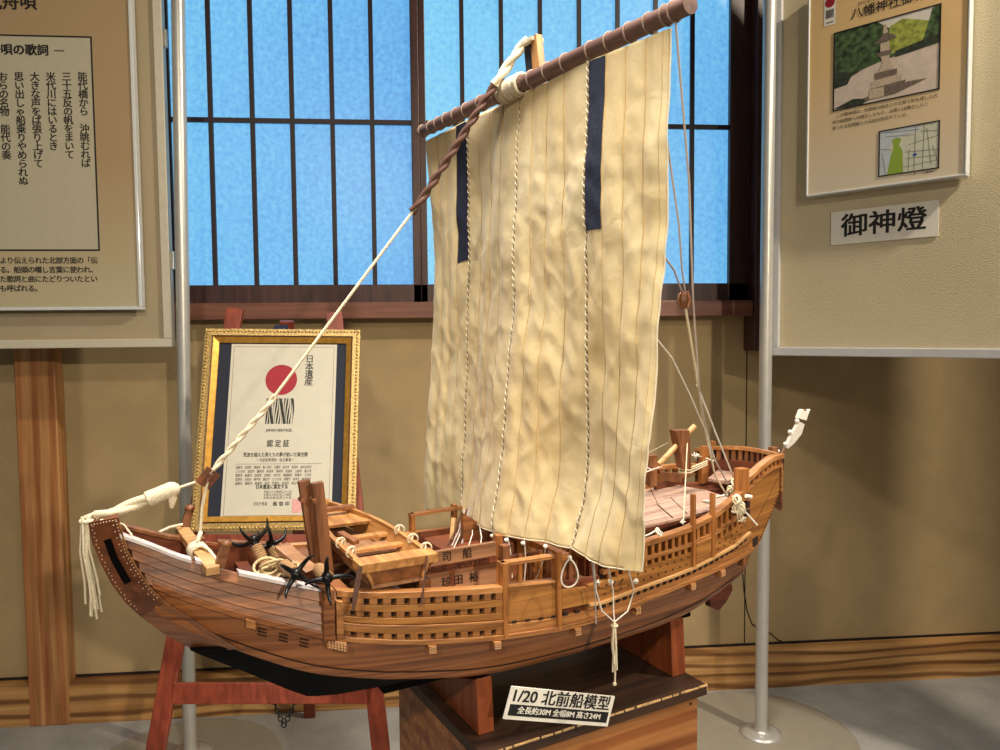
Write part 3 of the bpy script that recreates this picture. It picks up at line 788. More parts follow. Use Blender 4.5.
# chain between crossbar and rear leg
mb = MB(); c0, c1 = ew((274, 702)) , ew((295, 702)); lo = ew((284, 725))
for k in range(13):
    v = k / 12; p = c0 * (1 - v) + c1 * v; p = p + (lo - (c0 + c1) / 2) * (1 - abs(2 * v - 1) ** 1.2)
    ax = (c1 - c0).normalized() if k % 2 else PE.Z
    mb.torus(einv @ p, ax, .0065, .0018, 10, 5)
mb.build('chain', M['iron'], easel)

# ------------------------------------------------------------------ plinth, sign, cradle
ZB = 0.84
mb = MB(); s0, s1, hw = -.205, .27, .203
def pbox(mb, s0, s1, t0, t1, z0, z1): mb.box((s0, -t1, z0), (s1, -t0, z1)); return mb
plroot = empty('display_plinth', SHIPM); tag(plroot, 'grainy wooden plinth box, top coloured dark as hull shade, under the ship cradle', 'plinth')
pbox(MB(), s0 + .012, s1 - .012, -hw + .012, hw - .012, 0, ZB - .02).build('plinth_body', M['plinth'], plroot, bevel=.002)
pbox(MB(), s0, s1, -hw, hw, ZB - .02, ZB).build('plinth_top', M['plinthtop'], plroot, bevel=.001)
mb = MB(); rnd = random.Random(3); x = s0
while x < s1:
    w_ = rnd.uniform(.006, .03); pbox(mb, x, min(x + w_, s1), hw - rnd.uniform(.0, .0012), hw + .0008, ZB - rnd.uniform(.0022, .0032), ZB + .0006); x += w_ + rnd.uniform(0, .006)
pbox(mb, s1 - .001, s1 + .001, hw - .012, hw, ZB - .012, ZB)
mb.build('worn_edge', M['edgeworn'], plroot)
mb = MB(); mb.tube([L((s1 - .03, hw - .012, ZB - .035)), L((s1 - .03, hw - .0115, ZB - .035))], .003, 10); mb.build('screw_head', M['studd'], plroot)

# sign fixed in front of the plinth's top edge
W = [s2w(on_t(q, .2095)) for q in ((503.5, 719), (609.5, 729.5), (609.5, 697), (508, 690))]
X_ = ((W[1] - W[0]) + (W[2] - W[3])).normalized(); Y_ = ((W[3] - W[0]) + (W[2] - W[1])).normalized(); Y_ = (Y_ - X_ * Y_.dot(X_)).normalized()
SW = ((W[1] - W[0]).length + (W[2] - W[3]).length) / 2; SH = ((W[3] - W[0]).length + (W[2] - W[1]).length) / 2
PS = Panel(W[0], X_, Y_)
root = empty('model_sign', PS.m); tag(root, 'small black and white sign giving the model scale, at the plinth edge', 'sign')
mb = MB(); rect(mb, 0, 0, SW, SH, -.003, 0); mb.cur = 1; rect(mb, SW * .025, SH * .12, SW * .975, SH * .47, 0, .0004)
put_text(mb, '1/20 北前船模型', SH * .5, SW * .5, SH * .72, .0006, bold=.0006, fit=SW * .93)
mb.cur = 0; put_text(mb, '全長約30M 全幅8M 高さ24M', SH * .24, SW * .5, SH * .295, .0006, bold=.0003, fit=SW * .8)
mb.build('sign_plate', [M['white'], M['ink']], root, recalc=False)

# ------------------------------------------------------------------ ship hull functions
B = smooth_t([(-.74, .02), (-.72, .026), (-.69, .036), (-.66, .045), (-.6, .075), (-.5, .115), (-.4, .148), (-.3, .172), (-.2, .188), (-.1, .197), (0, .2), (.1, .2), (.2, .197), (.3, .19), (.35, .184), (.4, .174), (.45, .161), (.5, .147), (.55, .13), (.6, .115)], .015)
RZ = smooth_t([(-.70, 1.222), (-.69, 1.217), (-.66, 1.203), (-.62, 1.183), (-.586, 1.171), (-.54, 1.155), (-.487, 1.14), (-.43, 1.124), (-.363, 1.113), (-.263, 1.105), (-.164, 1.097), (-.065, 1.091), (0, 1.088), (.1, 1.086), (.2, 1.09)], .01)
TZ = smooth_t([(.0, 1.122), (.05, 1.126), (.117, 1.132), (.228, 1.142), (.297, 1.157), (.35, 1.177), (.4, 1.196), (.45, 1.21)], .01)
SRZ = smooth_t([(.38, 1.203), (.4, 1.211), (.45, 1.228), (.5, 1.241), (.56, 1.240)], .01)
STZ = smooth_t([(0, 1.043), (.025, 1.041), (.121, 1.053), (.239, 1.065), (.356, 1.087), (.408, 1.103)], .01)
SDZ = smooth_t([(0, 1.074), (.121, 1.087), (.228, 1.094), (.3, 1.104), (.4, 1.13)], .01)
LZ = smooth_t([(-.70, 1.17), (-.66, 1.147), (-.614, 1.124), (-.544, 1.094), (-.48, 1.072), (-.433, 1.055), (-.397, 1.043), (-.33, 1.031), (-.264, 1.023), (-.165, 1.0135), (-.056, 1.008), (.025, 1.011), (.1, 1.021), (.228, 1.038), (.383, 1.057), (.42, 1.063)], .012)
CZ = smooth_t([(-.70, 1.145), (-.66, 1.11), (-.62, 1.083), (-.58, 1.06), (-.543, 1.039), (-.473, 1.006), (-.434, .992), (-.346, .972), (-.218, .953), (-.148, .948), (.008, .950), (.179, .958), (.263, .968), (.31, .98), (.423, 1.01)], .015)
KZ = smooth_t([(-.73, 1.215), (-.718, 1.17), (-.708, 1.147), (-.69, 1.115), (-.67, 1.087), (-.637, 1.053), (-.599, 1.022), (-.55, .99), (-.516, .968), (-.46, .93), (-.429, .911), (-.38, .903), (-.3, .898), (.1, .892), (.3, .895), (.42, .905)], .006)
CT = 0.84   # chine half-breadth as a share of the rail's
DK = smooth_t([(-.70, 1.17), (-.6, 1.125), (-.5, 1.09), (-.4, 1.075), (-.2, 1.06), (.0, 1.05), (.2, 1.055), (.42, 1.09)], .02)

ship = empty('model_ship', SHIPM)
tag(ship, 'wooden model of a square sailed trading ship on the plinth', 'model ship')


def srange(a, b, step=.012):
    n = max(1, int(round((b - a) / step))); return [a + (b - a) * i / n for i in range(n + 1)]


def ribbon(mb, a, b, zlo, zhi, tin, tout, side=1, step=.012, taper=None):
    """closed strip along the hull side; tin/tout are offsets from the half-breadth (number or function)"""
    fz = lambda g, s: g(s) if callable(g) else g
    rings = []
    for s in srange(a, b, step):
        bb = B(s); ti = bb + fz(tin, s); to = bb + fz(tout, s)
        tb = to if taper is None else bb + taper
        rings.append([L((s, side * ti, fz(zlo, s))), L((s, side * tb, fz(zlo, s))), L((s, side * to, fz(zhi, s))), L((s, side * ti, fz(zhi, s)))])
    return mb.sweep(rings)


def mix(f, g, k): return lambda s: f(s) * (1 - k) + g(s) * k
def off(f, d): return lambda s: f(s) + d


SIDES = (1, -1)
# --- bottom: garboard + keel
for side in SIDES:
    mb = MB()
    rings = []
    for s in srange(-.556, .425):
        ks = s - .05 * max(0, 1 - (s + .56) / .16); k = KZ(ks); cz = CZ(s); ct = CT * B(s)
        kt = min(.022, ct * .3)
        rings.append([L((s, side * ct, cz)), L((s, side * (ct * .97), cz - .006)), L((ks, side * kt, k + .001)), L((ks, side * 0, k)), L((s, side * 0, cz))])
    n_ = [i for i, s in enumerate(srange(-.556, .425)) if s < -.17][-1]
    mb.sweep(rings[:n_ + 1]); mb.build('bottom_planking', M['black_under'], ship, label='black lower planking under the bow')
    mb = MB(); mb.sweep(rings[n_:]); mb.build('bottom_planking', M['under'], ship, label='dark red lower planking under the stern')
mb = MB(); pbox(mb, -.30, .40, -.02, .02, .884, .9); mb.build('keel', M['black_under'], ship)
# --- middle strake (chine up to the band)
for side in SIDES:
    mb = MB(); rings = []
    for s in srange(-.652, .428):
        bb = B(s)
        rings.append([L((s, side * (bb - .002), LZ(s))), L((s, side * bb * CT * 1.012, CZ(s))), L((s, side * bb * CT * .985, CZ(s) - .005)), L((s, side * bb * .7, CZ(s) + .004)), L((s, side * (bb - .014), LZ(s)))])
    mb.sweep(rings, sm=False)
    mb.build('middle_strake', M['plank'], ship)
    # garboard edge strip, reddish, under the chine
    mb = MB(); rings = []
    for s in srange(-.3, .425):
        bb = B(s) * CT; k = (s + .3) / .725
        rings.append([L((s, side * bb * .985, CZ(s) - .004)), L((s, side * (bb * .80), CZ(s) - .014 - .006 * math.sin(k * math.pi))), L((s, side * (bb * .76), CZ(s) - .008 - .006 * math.sin(k * math.pi))), L((s, side * bb * .9, CZ(s) - .002))])
    mb.sweep(rings); mb.build('garboard_strake', M['under'], ship)
# --- inner bulwark sheet
for side in SIDES:
    mb = MB(); ribbon(mb, -.685, .03, off(LZ, -.002), off(RZ, -.004), -.013, -.008, side); mb.build('bulwark', M['inner'], ship)
    mb = MB(); ribbon(mb, .03, .42, off(LZ, -.002), off(TZ, -.012), -.013, -.009, side); mb.build('bulwark', M['shade'] if side > 0 else M['inner'], ship)  # port sheet coloured dark as the shade inside the balustrade
# --- bow strakes, lapped
for side in SIDES:
    for k in range(4):
        mb = MB(); lo = mix(LZ, RZ, k / 4); hi = mix(LZ, RZ, (k + 1) / 4)
        ribbon(mb, (-.664, -.671, -.679, -.688)[k], -.415, off(lo, -.001), off(hi, -.001), -.009, -.003, side, taper=.0036)
        mb.build('bow_strake', M['plank'], ship, bevel=.0008)
    mb = MB(); ribbon(mb, -.655, -.415, off(LZ, -.004), off(LZ, .006), -.006, .006, side); mb.build('bow_rubbing_strip', M['plank'], ship, bevel=.001)
    # cap rail with the notch at the windlass beam
    mb = MB(); ribbon(mb, -.694, -.605, off(RZ, -.003), off(RZ, .0035), -.013, .005, side)
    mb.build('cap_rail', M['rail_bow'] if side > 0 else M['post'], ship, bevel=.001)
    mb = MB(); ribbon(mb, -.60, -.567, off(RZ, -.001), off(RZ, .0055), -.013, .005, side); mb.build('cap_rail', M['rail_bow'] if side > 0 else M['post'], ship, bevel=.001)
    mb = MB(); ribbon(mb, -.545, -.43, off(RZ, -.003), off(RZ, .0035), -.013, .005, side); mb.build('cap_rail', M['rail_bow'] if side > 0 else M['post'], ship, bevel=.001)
    # hull band along the middle and stern
    mb = MB(); ribbon(mb, -.415, .422, LZ, off(LZ, .008), -.012, .006, side); mb.build('hull_band', M['plank_light'], ship, bevel=.001)
    mb = MB(); ribbon(mb, -.415, -.158, off(RZ, -.008), off(RZ, .002), -.014, .004, side); mb.build('cap_rail', M['rail'], ship, bevel=.001)
    # midship lattice: planks between two rows of dentils
    H = lambda k: mix(off(LZ, .008), off(RZ, -.008), k)
    rows = [(0.0, .12, 'd'), (.12, .29, 'p'), (.29, .36, 'p2'), (.36, .53, 'p'), (.53, .66, 'd'), (.66, .84, 'p'), (.84, 1.0, 'd')]
    dmb = MB(); pm = []
    for a, b, kind in rows:
        if kind == 'd':
            n = 13
            for i in range(n):
                w_ = .255 / n; s_a = -.413 + i * w_
                ribbon(dmb, s_a + w_ * .28, s_a + w_ * .85, H(a), H(b), -.008, .001, side, step=.01)
        else:
            mb = MB(); ribbon(mb, -.415, -.158, off(H(a), .0006), off(H(b), -.0006), -.008, .003 if kind == 'p' else .006, side)
            mb.build('lattice_plank', M['plank_light'] if kind == 'p2' else M['plank_y'], ship, bevel=.0006)
    dmb.build('dentil_blocks', M['plank_light'], ship)
    mb = MB(); ribbon(mb, -.415, -.158, LZ, off(RZ, -.006), -.0095, -.0075, side); mb.build('lattice_backing', M['shade'], ship)  # dark sheet painted as the shade between the dentils
    # panels amidships
    mb = MB(); ribbon(mb, -.155, -.065, mix(LZ, RZ, .30), off(RZ, .0), -.008, .001, side); mb.build('side_panel', M['plank_y'], ship, bevel=.001)
    mb = MB(); ribbon(mb, -.155, -.065, RZ, off(RZ, .004), -.010, .003, side); mb.build('panel_cap', M['rail'], ship)
    mb = MB(); ribbon(mb, -.055, .0, mix(LZ, RZ, .42), off(RZ, -.016), -.008, .001, side); mb.build('side_panel', M['plank_y'], ship, bevel=.001)
    mb = MB(); ribbon(mb, -.155, .0, off(LZ, .008), mix(LZ, RZ, .28), -.008, .002, side); mb.build('lower_panel', M['plank_light'], ship, bevel=.001)
    mb = MB()
    for i in range(6):
        s_ = -.145 + i * .024
        ribbon(mb, s_, s_ + .008, mix(LZ, RZ, .29), mix(LZ, RZ, .33), -.004, .0027, side)
    mb.build('panel_slots', M['shade'], ship)
    mb = MB(); ribbon(mb, -.164, -.04, 1.131, 1.137, -.012, .004, side); mb.build('handrail', M['plank_light'], ship, bevel=.001)
    for s_ in (-.158, -.06):
        mb = MB(); ribbon(mb, s_ - .004, s_ + .004, off(LZ, .002), 1.137 if s_ < -.1 else 1.142, -.010, .0065, side); mb.build('bulwark_post', M['post_l'], ship, bevel=.0008)
    # stern side: studded plank, strip, balusters, top rail
    mb = MB(); ribbon(mb, .0, .40, off(STZ, .0), SDZ, -.009, .0015, side); mb.build('studded_plank', M['plank_y'], ship, bevel=.0008)
    mb = MB(); ribbon(mb, .0, .41, off(STZ, -.003), off(STZ, .002), -.006, .0065, side); mb.build('side_moulding', M['pale'], ship, bevel=.0006)
    mb = MB(); ribbon(mb, -.0, .41, off(LZ, .008), off(STZ, -.004), -.009, .001, side); mb.build('lower_plank', M['plank_light'], ship, bevel=.0008)
    mb = MB()
    for i in range(26):
        s_ = .012 + i * .0152
        ribbon(mb, s_, s_ + .008, off(STZ, -.011), off(STZ, -.0035), -.004, .0022, side)
    mb.build('moulding_slots', M['shade'], ship)
    if side > 0:
        mb = MB()
        for i in range(22):
            s_ = .015 + i * .0172
            for v in (.3, .72):
                zz = STZ(s_) * (1 - v) + SDZ(s_ ) * v; ribbon(mb, s_ + (v > .5) * .004, s_ + (v > .5) * .004 + .0026, zz, zz + .0032, 0, .0024, side)
        mb.build('plank_studs', M['studd'], ship)
    mb = MB(); ribbon(mb, .03, .395, mix(SDZ, TZ, .22), mix(SDZ, TZ, .38), -.008, .003, side); mb.build('balustrade_bar', M['plank_light'], ship, bevel=.0006)
    mb = MB(); ribbon(mb, .03, .40, off(TZ, -.010), TZ, -.013, .004, side); mb.build('top_rail', M['plank_light'], ship, bevel=.001)
    for i in range(22):
        s_ = .04 + i * .0162
        mb = MB(); ribbon(mb, s_, s_ + .007, off(SDZ, -.002), off(TZ, -.008), -.007, .0015, side); mb.build('baluster', M['post_l'], ship)
    for s_, up in ((.239, .058), (.291, .042)):
        mb = MB(); ribbon(mb, s_ - .003, s_ + .003, off(STZ, .002), (lambda z: (lambda s: z))(TZ(s_) + up), -.003, .0065, side); mb.build('bulwark_post', M['post_l'], ship, bevel=.0008)
    mb = MB(); ribbon(mb, .246, .286, off(STZ, .006), off(SDZ, .014), -.008, .004, side); mb.build('side_door', M['plank_y'], ship, bevel=.001)
    mb = MB(); ribbon(mb, .247, .285, off(SDZ, .008), off(SDZ, .013), -.004, .0055, side); ribbon(mb, .247, .285, mix(STZ, SDZ, .5), off(mix(STZ, SDZ, .5), .0016), .002, .0048, side); mb.build('door_ledge', M['plank_light'], ship)
    SRN, SRF = SRZ, lambda s: min(SRZ(s), 1.182)
    SR = SRN if side > 0 else SRF
    # stern wing
    WLO = smooth_t([(.36, 1.062), (.40, 1.058), (.45, 1.068), (.5, 1.118), (.54, 1.158), (.552, 1.172)], .006)
    mb = MB(); ribbon(mb, .40, .549, WLO, off(SR, -.024), -.007, .0, side, step=.008); mb.build('stern_wing', M['plank_y'], ship)
    mb = MB(); ribbon(mb, .40, .55, off(SR, -.027), off(SR, -.021), -.009, .004, side); mb.build('wing_moulding', M['plank_light'], ship, bevel=.0006)
    mb = MB(); ribbon(mb, .395, .555, off(SR, -.009), off(SR, .001), -.013, .005, side); mb.build('stern_rail', M['rail'], ship, bevel=.001)
    mb = MB()
    for i in range(8): ribbon(mb, .405 + i * .0185, .413 + i * .0185, off(SR, -.022), off(SR, -.008), -.008, .001, side)
    mb.build('rail_blocks', M['post_l'], ship)
    mb = MB(); ribbon(mb, .543, .551, 1.162, off(SR, -.02), -.01, .004, side); mb.build('wing_edge', M['plank_light'], ship)
    if side > 0:
        mb = MB()
        for i in range(9): ribbon(mb, .541, .5435, 1.163 + i * .0058, 1.1662 + i * .0058, -.002, .0015, side)
        for i in range(16):
            s_ = .45 + i * .0057; zz = WLO(s_) + .007; ribbon(mb, s_, s_ + .003, zz, zz + .0022, -.002, .0014, side, step=.01)
        mb.build('wing_stitches', M['studd'], ship)
        mb = MB()
        ribbon(mb, .412, .535, lambda s: 1.10 + (s - .412) * .78, lambda s: 1.1008 + (s - .412) * .78, -.002, .0006, side)
        mb.build('wing_grain', M['studd'], ship)
        mb = MB()
        for z0_ in (1.155, 1.172, 1.19): ribbon(mb, .395, .405, z0_ - .018, z0_ - .006, -.004, .006, side)
        mb.build('wing_cleats', M['shade'], ship)
        mb = MB(); ribbon(mb, .425, .445, off(WLO, .004), off(WLO, .022), -.003, .0012, side, step=.01); mb.build('rudder_port', M['shade'], ship)
        mb = MB(); ribbon(mb, .385, .402, .0 + 1.04, 1.062, -.02, .004, side); mb.build('transom_beam_end', M['post'], ship, bevel=.001)
    # protruding beam ends under the band
    for s_ in ((-.532, -.415, -.279, -.174, -.026, .101, .234, .315) if side > 0 else (-.415, -.174, .101, .315)):
        be = MB(); ribbon(be, s_ - .006, s_ + .006, off(LZ, -.013), off(LZ, -.0005), -.02, .010, side, step=.006)
        o = be.build('beam_end', M['plank_light'], ship, bevel=.0008)
        if side > 0 and s_ > -.5:
            sm_ = MB()
            for i in range(3):
                for j in range(3): ribbon(sm_, s_ - .0045 + i * .0035, s_ - .003 + i * .0035, LZ(s_) - .0115 + j * .0036, LZ(s_) - .010 + j * .0036, .009, .0108, side)
            sm_.build('beam_studs', M['stud'], o)
# hull seams on the middle strake
mb = MB()
def side_pt(s, k, o=.0012, side=1):
    bb = B(s); t = (bb - .002) * (1 - k) + bb * CT * 1.012 * k; z = LZ(s) * (1 - k) + CZ(s) * k
    return L((s, side * (t + o), z))
for k0, k1 in ((.84, .84),):
    mb.tube([side_pt(s, k0 + (k1 - k0) * i / 80) for i, s in enumerate(srange(-.6, .42, .0127))], .0011, 5)
mb.build('strake_seam', M['shade'], ship)
# vent slots in the bow
mb = MB()
for s_ in (-.515, -.487, -.459):
    for k in range(3):
        kk = .22 + .09 * k; mb.tube([side_pt(s_ - .006, kk, .001), side_pt(s_ + .006, kk, .001)], .0011, 5)
mb.build('vent_slots', M['shade'], ship)
# post by the beam head
mb = MB(); ribbon(mb, -.436, -.421, off(LZ, -.006), off(RZ, .001), -.008, .013, 1, step=.008); o = mb.build('beam_head_post', M['plank'], ship, bevel=.001)
mb = MB(); ribbon(mb, -.437, -.420, off(RZ, .001), off(RZ, .0045), -.009, .014, 1, step=.008); mb.build('post_cap', M['rail'], o)
mb = MB(); ribbon(mb, -.418, -.409, off(LZ, .0), off(RZ, -.012), -.004, .012, 1, step=.008); mb.build('beam_head_post', M['plank_light'], ship, bevel=.001)
mb = MB(); ribbon(mb, -.432, -.405, off(LZ, -.014), off(LZ, .0), -.01, .013, 1, step=.008); o = mb.build('beam_head', M['plank_light'], ship, bevel=.001)
mb = MB()
for i in range(6):
    for j in range(3):
        s_ = -.43 + i * .0042; ribbon(mb, s_, s_ + .0018, LZ(s_) - .0125 + j * .004, LZ(s_) - .0107 + j * .004, .012, .0138, 1)
mb.build('beam_studs', M['stud'], o)

# --- stem
prof = [(-.733, 1.236), (-.728, 1.205), (-.718, 1.172), (-.706, 1.142), (-.69, 1.113), (-.67, 1.087), (-.637, 1.053), (-.599, 1.022), (-.592, 1.017)]
inn = [(-.695, 1.246), (-.6895, 1.221), (-.684, 1.196), (-.672, 1.170), (-.658, 1.143), (-.638, 1.119), (-.612, 1.098), (-.578, 1.068), (-.545, 1.042)]
def tw(i): return [.017, .019, .021, .024, .028, .032, .038, .044, .05][i]
mb = MB(); rings = []
for i, (o_, n_) in enumerate(zip(prof, inn)):
    wi = B(n_[0]) * (1 if i < 5 else (.97 - .025 * (i - 5))) + (.006 if i < 6 else .004)
    rings.append([L((o_[0], .008, o_[1])), L((n_[0], wi, n_[1])), L((n_[0], -wi, n_[1])), L((o_[0], -.008, o_[1]))])
mb.sweep(rings[:6]); stem_o = mb.build('stem', M['stemwood'], ship, bevel=.001)
mb = MB(); mb.sweep(rings[5:]); mb.build('stem_foot', M['plank'], ship)
def swid(i): return B(inn[i][0]) * (1 if i < 5 else (.97 - .025 * (i - 5))) + (.006 if i < 6 else .004)
def stem_pt(i, k, side=1, o=.0012):
    i0 = min(int(i), len(prof) - 2); fr = i - i0
    a = [prof[i0][j] * (1 - fr) + prof[i0 + 1][j] * fr for j in (0, 1)]; b = [inn[i0][j] * (1 - fr) + inn[i0 + 1][j] * fr for j in (0, 1)]
    w_ = swid(i0) * (1 - fr) + swid(min(i0 + 1, 8)) * fr
    return L((a[0] * (1 - k) + b[0] * k, side * (.008 * (1 - k) + w_ * k + o), a[1] * (1 - k) + b[1] * k))
sm_ = MB()
for n in range(26):
    i = .2 + n * .175
    for k in ((.1, .9, .78) if n % 2 else (.9, .14)): sm_.ball(stem_pt(i, k, 1, .0006), .0011, 6, 4)
for n in range(9): sm_.ball(stem_pt(.12, .1 + n * .1, 1, .0006), .0011, 6, 4)
sm_.build('stem_studs', M['stud'], stem_o)
sl = MB(); sl.sweep([[stem_pt(i, .36, 1, -.001), stem_pt(i, .36, 1, .002), stem_pt(i, .6, 1, .002), stem_pt(i, .6, 1, -.001)] for i in [1.0 + .1 * j for j in range(24)]]); sl.build('stem_slot', M['black_under'], stem_o, label='black inlaid slot on the stem')
cl = MB(); cl.sweep([[stem_pt(i, .95, 1, -.001), stem_pt(i, .95, 1, .0016), stem_pt(i, 1.0, 1, .0016), stem_pt(i, 1.0, 1, -.001)] for i in [.3 + .1 * j for j in range(50)]]); cl.build('stem_edging', M['plank_light'], stem_o)

# --- decks
def deck(mb, a, b, zf, inset=.014, th=.006):
    mb.sweep([[L((s, B(s) - inset, zf(s))), L((s, -(B(s) - inset), zf(s))), L((s, -(B(s) - inset), zf(s) - th)), L((s, B(s) - inset, zf(s) - th))] for s in srange(a, b, .02)])
mb = MB(); deck(mb, -.66, -.41, DK, .012); mb.build('bow_deck', M['inner'], ship)
mb = MB(); deck(mb, -.41, .43, DK); mb.build('main_deck', M['deck'], ship)
mb = MB(); deck(mb, .36, .545, lambda s: 1.118 + (s - .36) * .12, .01, .012); mb.build('stern_deck', M['inner'], ship)
# --- stern cabin: roof, walls
mb = MB(); rt = .112
rz = lambda s: 1.124 + .02 * max(0, (s + .0) / .45) ** 1.3
mb.sweep([[L((s, rt, rz(s))), L((s, 0, rz(s) + .006)), L((s, -rt, rz(s))), L((s, -rt, rz(s) - .007)), L((s, rt, rz(s) - .007))] for s in srange(.06, .46, .02)])
cab = mb.build('cabin_roof', M['roof'], ship, bevel=.001)
mb = MB()
for t_ in (-.06, -.02, .02, .06, .095): mb.sweep([[L((s, t_ - .0003, rz(s) + .006 * (1 - abs(t_) / rt) + .0003)), L((s, t_ + .0003, rz(s) + .006 * (1 - abs(t_) / rt) + .0003)), L((s, t_, rz(s) + .006 * (1 - abs(t_) / rt) - .001))] for s in srange(.065, .455, .03)])
mb.build('roof_seams', M['inner'], cab)
mb = MB()
a_, b_ = on_z((648, 495), 1.13), on_z((684, 517), 1.138)
pts = [L((.39, -.1, rz(.39) + .002)), L((.30, .03, rz(.3) + .0062)), L((.27, .108, rz(.27) + .0015))]
mb.tube(pts, .0009, 6); mb.tube([L((.36, .0, rz(.36) + .007)), L((.31, .105, rz(.31) + .002))], .0006, 5)
mb.build('roof_lashing', M['rope_d'], cab)
mb = MB(); mb.sweep([[L((s, rt + .002, rz(s) - .01)), L((s, rt + .006, rz(s) - .01)), L((s, rt + .006, rz(s) - .004)), L((s, rt + .002, rz(s) - .004))] for s in srange(.06, .46, .03)]); mb.build('roof_edge', M['inner'], cab)
mb = MB(); mb.sweep([[L((s, -rt - .004, rz(s) - .006)), L((s, -rt + .002, rz(s) - .006)), L((s, -rt + .002, rz(s) + .008)), L((s, -rt - .004, rz(s) + .008))] for s in srange(.06, .46, .03)]); mb.build('roof_edge', M['plank_y'], cab)
for t_ in (rt - .012, -rt + .006):
    mb = MB(); mb.sweep([[L((s, t_, DK(s))), L((s, t_ + .006, DK(s))), L((s, t_ + .006, rz(s) - .006)), L((s, t_, rz(s) - .006))] for s in srange(.07, .44, .04)]); mb.build('cabin_wall', M['inner'], ship)
mb = MB(); pbox(mb, .062, .07, -rt + .01, rt - .01, 1.05, 1.117); pbox(mb, .062, .066, -.04, .04, 1.055, 1.11); mb.build('cabin_front', M['inner'], ship)
# raised parapet on the far side of the roof with posts
mb = MB(); mb.sweep([[L((s, -.145, DK(s))), L((s, -.14, DK(s))), L((s, -.14, rz(s) + .032)), L((s, -.145, rz(s) + .032))] for s in srange(.2, .42, .04)]); mb.build('cabin_parapet', M['inner'], ship)
mb = MB(); mb.sweep([[L((s, -.147, rz(s) + .03)), L((s, -.137, rz(s) + .03)), L((s, -.137, rz(s) + .036)), L((s, -.147, rz(s) + .036))] for s in srange(.2, .42, .04)]); mb.build('parapet_cap', M['plank_light'], ship)
def vpost(name, q_top, q_bot, t, w, dp, m):
    a, b = on_t(q_top, t), on_t(q_bot, t); mb = MB(); mb.bar(L(b), L(a), dp, w, up=(1, 0, 0)); return mb.build(name, m, ship, bevel=.001)
vpost('cabin_post', (652, 455), (652, 486), -.08, .02, .014, M['post'])
vpost('cabin_post', (704.5, 446), (703, 483), -.08, .02, .014, M['post_l'])
vpost('cabin_post', (712, 441), (712, 464), -.13, .014, .012, M['post_l'])
vpost('cabin_post', (741.5, 468), (741.5, 500), .17, .022, .02, M['post_l'])
mb = MB(); a, b = L(on_t((655, 487), -.09)), L(on_t((684, 480), -.09)); mb.bar(a, b, .008, .014); mb.build('cabin_beam', M['inner'], ship)
mb = MB(); a, b = L(on_t((660, 476), -.1)), L(on_t((682, 478), -.06)); mb.bar(a, b, .006, .02); mb.build('cabin_beam', M['post'], ship)
# small raised deck abaft
q = [on_z(p, 1.17) for p in ((708, 478), (727, 481), (748, 474), (722, 466))]
mb = MB(); mb.prism([L(p) for p in q], (0, 0, -.008)); mb.build('stern_hatch', M['roof'], ship, bevel=.001)
# --- taffrail
def taff(t, dz=0, ds=0): return L((.552 + .05 * (1 - (t / .13) ** 2) + ds, t, 1.232 + (.006 if t > 0 else -.014) * (t / .13) ** 2 + dz))
ts = [-.128 + .256 * i / 24 for i in range(25)]
mb = MB(); mb.sweep([[taff(t, -.008, -.004), taff(t, -.008, .006), taff(t, .001, .006), taff(t, .001, -.004)] for t in ts]); mb.build('taffrail', M['rail'], ship, bevel=.001)
mb = MB(); mb.sweep([[taff(t, -.12, -.002), taff(t, -.12, .003), taff(t, -.032, .003), taff(t, -.032, -.002)] for t in ts]); mb.build('transom_board', M['inner'], ship)
mb = MB()
for i in range(15):
    t = -.12 + i * .017; mb.sweep([[taff(t, -.034, -.001), taff(t + .0085, -.034, -.001), taff(t + .0085, -.034, .004), taff(t, -.034, .004)], [taff(t, -.007, -.001), taff(t + .0085, -.007, -.001), taff(t + .0085, -.007, .004), taff(t, -.007, .004)]])
mb.build('transom_balusters', M['post'], ship)
mb = MB(); mb.sweep([[taff(t, -.034, .004), taff(t, -.034, .006), taff(t, -.006, .006), taff(t, -.006, .004)] for t in ts]); mb.build('transom_backing', M['shade'], ship)  # dark sheet standing in for shade between the transom balusters
# --- rudder and tiller
mb = MB(); prof_r = [on_t(p, 0) for p in ((707, 597), (708, 606), (716, 609.5), (723, 602), (730, 589), (729, 583))]
pts = [L((p[0], .008, p[2])) for p in prof_r] + [L((.52, .008, 1.0)), L((.50, .008, 1.15)), L((.45, .008, 1.15)), L((.44, .008, .95))]
mb.prism(pts, (0, .016, 0)); mb.build('rudder', M['under'], ship)
mb = MB(); a0, a1, b1, b0 = [on_t(p, 0) for p in ((672.5, 430), (686, 429.5), (688, 468), (680, 468))]
mb.hexa([L((b0[0], .011, b0[2])), L((b1[0], .011, b1[2])), L((b1[0], -.011, b1[2])), L((b0[0], -.011, b0[2])), L((a0[0], .011, a0[2])), L((a1[0], .011, a1[2])), L((a1[0], -.011, a1[2])), L((a0[0], -.011, a0[2]))])
mb.build('rudder_head', M['post'], ship, bevel=.001)
mb = MB(); mb.bar(L((on_t((690, 468), 0)[0], -.012, 1.2)), L((on_t((688, 440), 0)[0], -.012, 1.27)), .01, .01); mb.build('rudder_head_cheek', M['post_l'], ship)
mb = MB(); mb.tube([L(on_t((658.5, 464.5), 0)), L(on_t((679, 443), 0))], .006, 14); mb.tube([L(on_t((684, 437), 0)), L(on_t((694.5, 426), 0))], .006, 14); mb.build('tiller', M['pale'], ship)
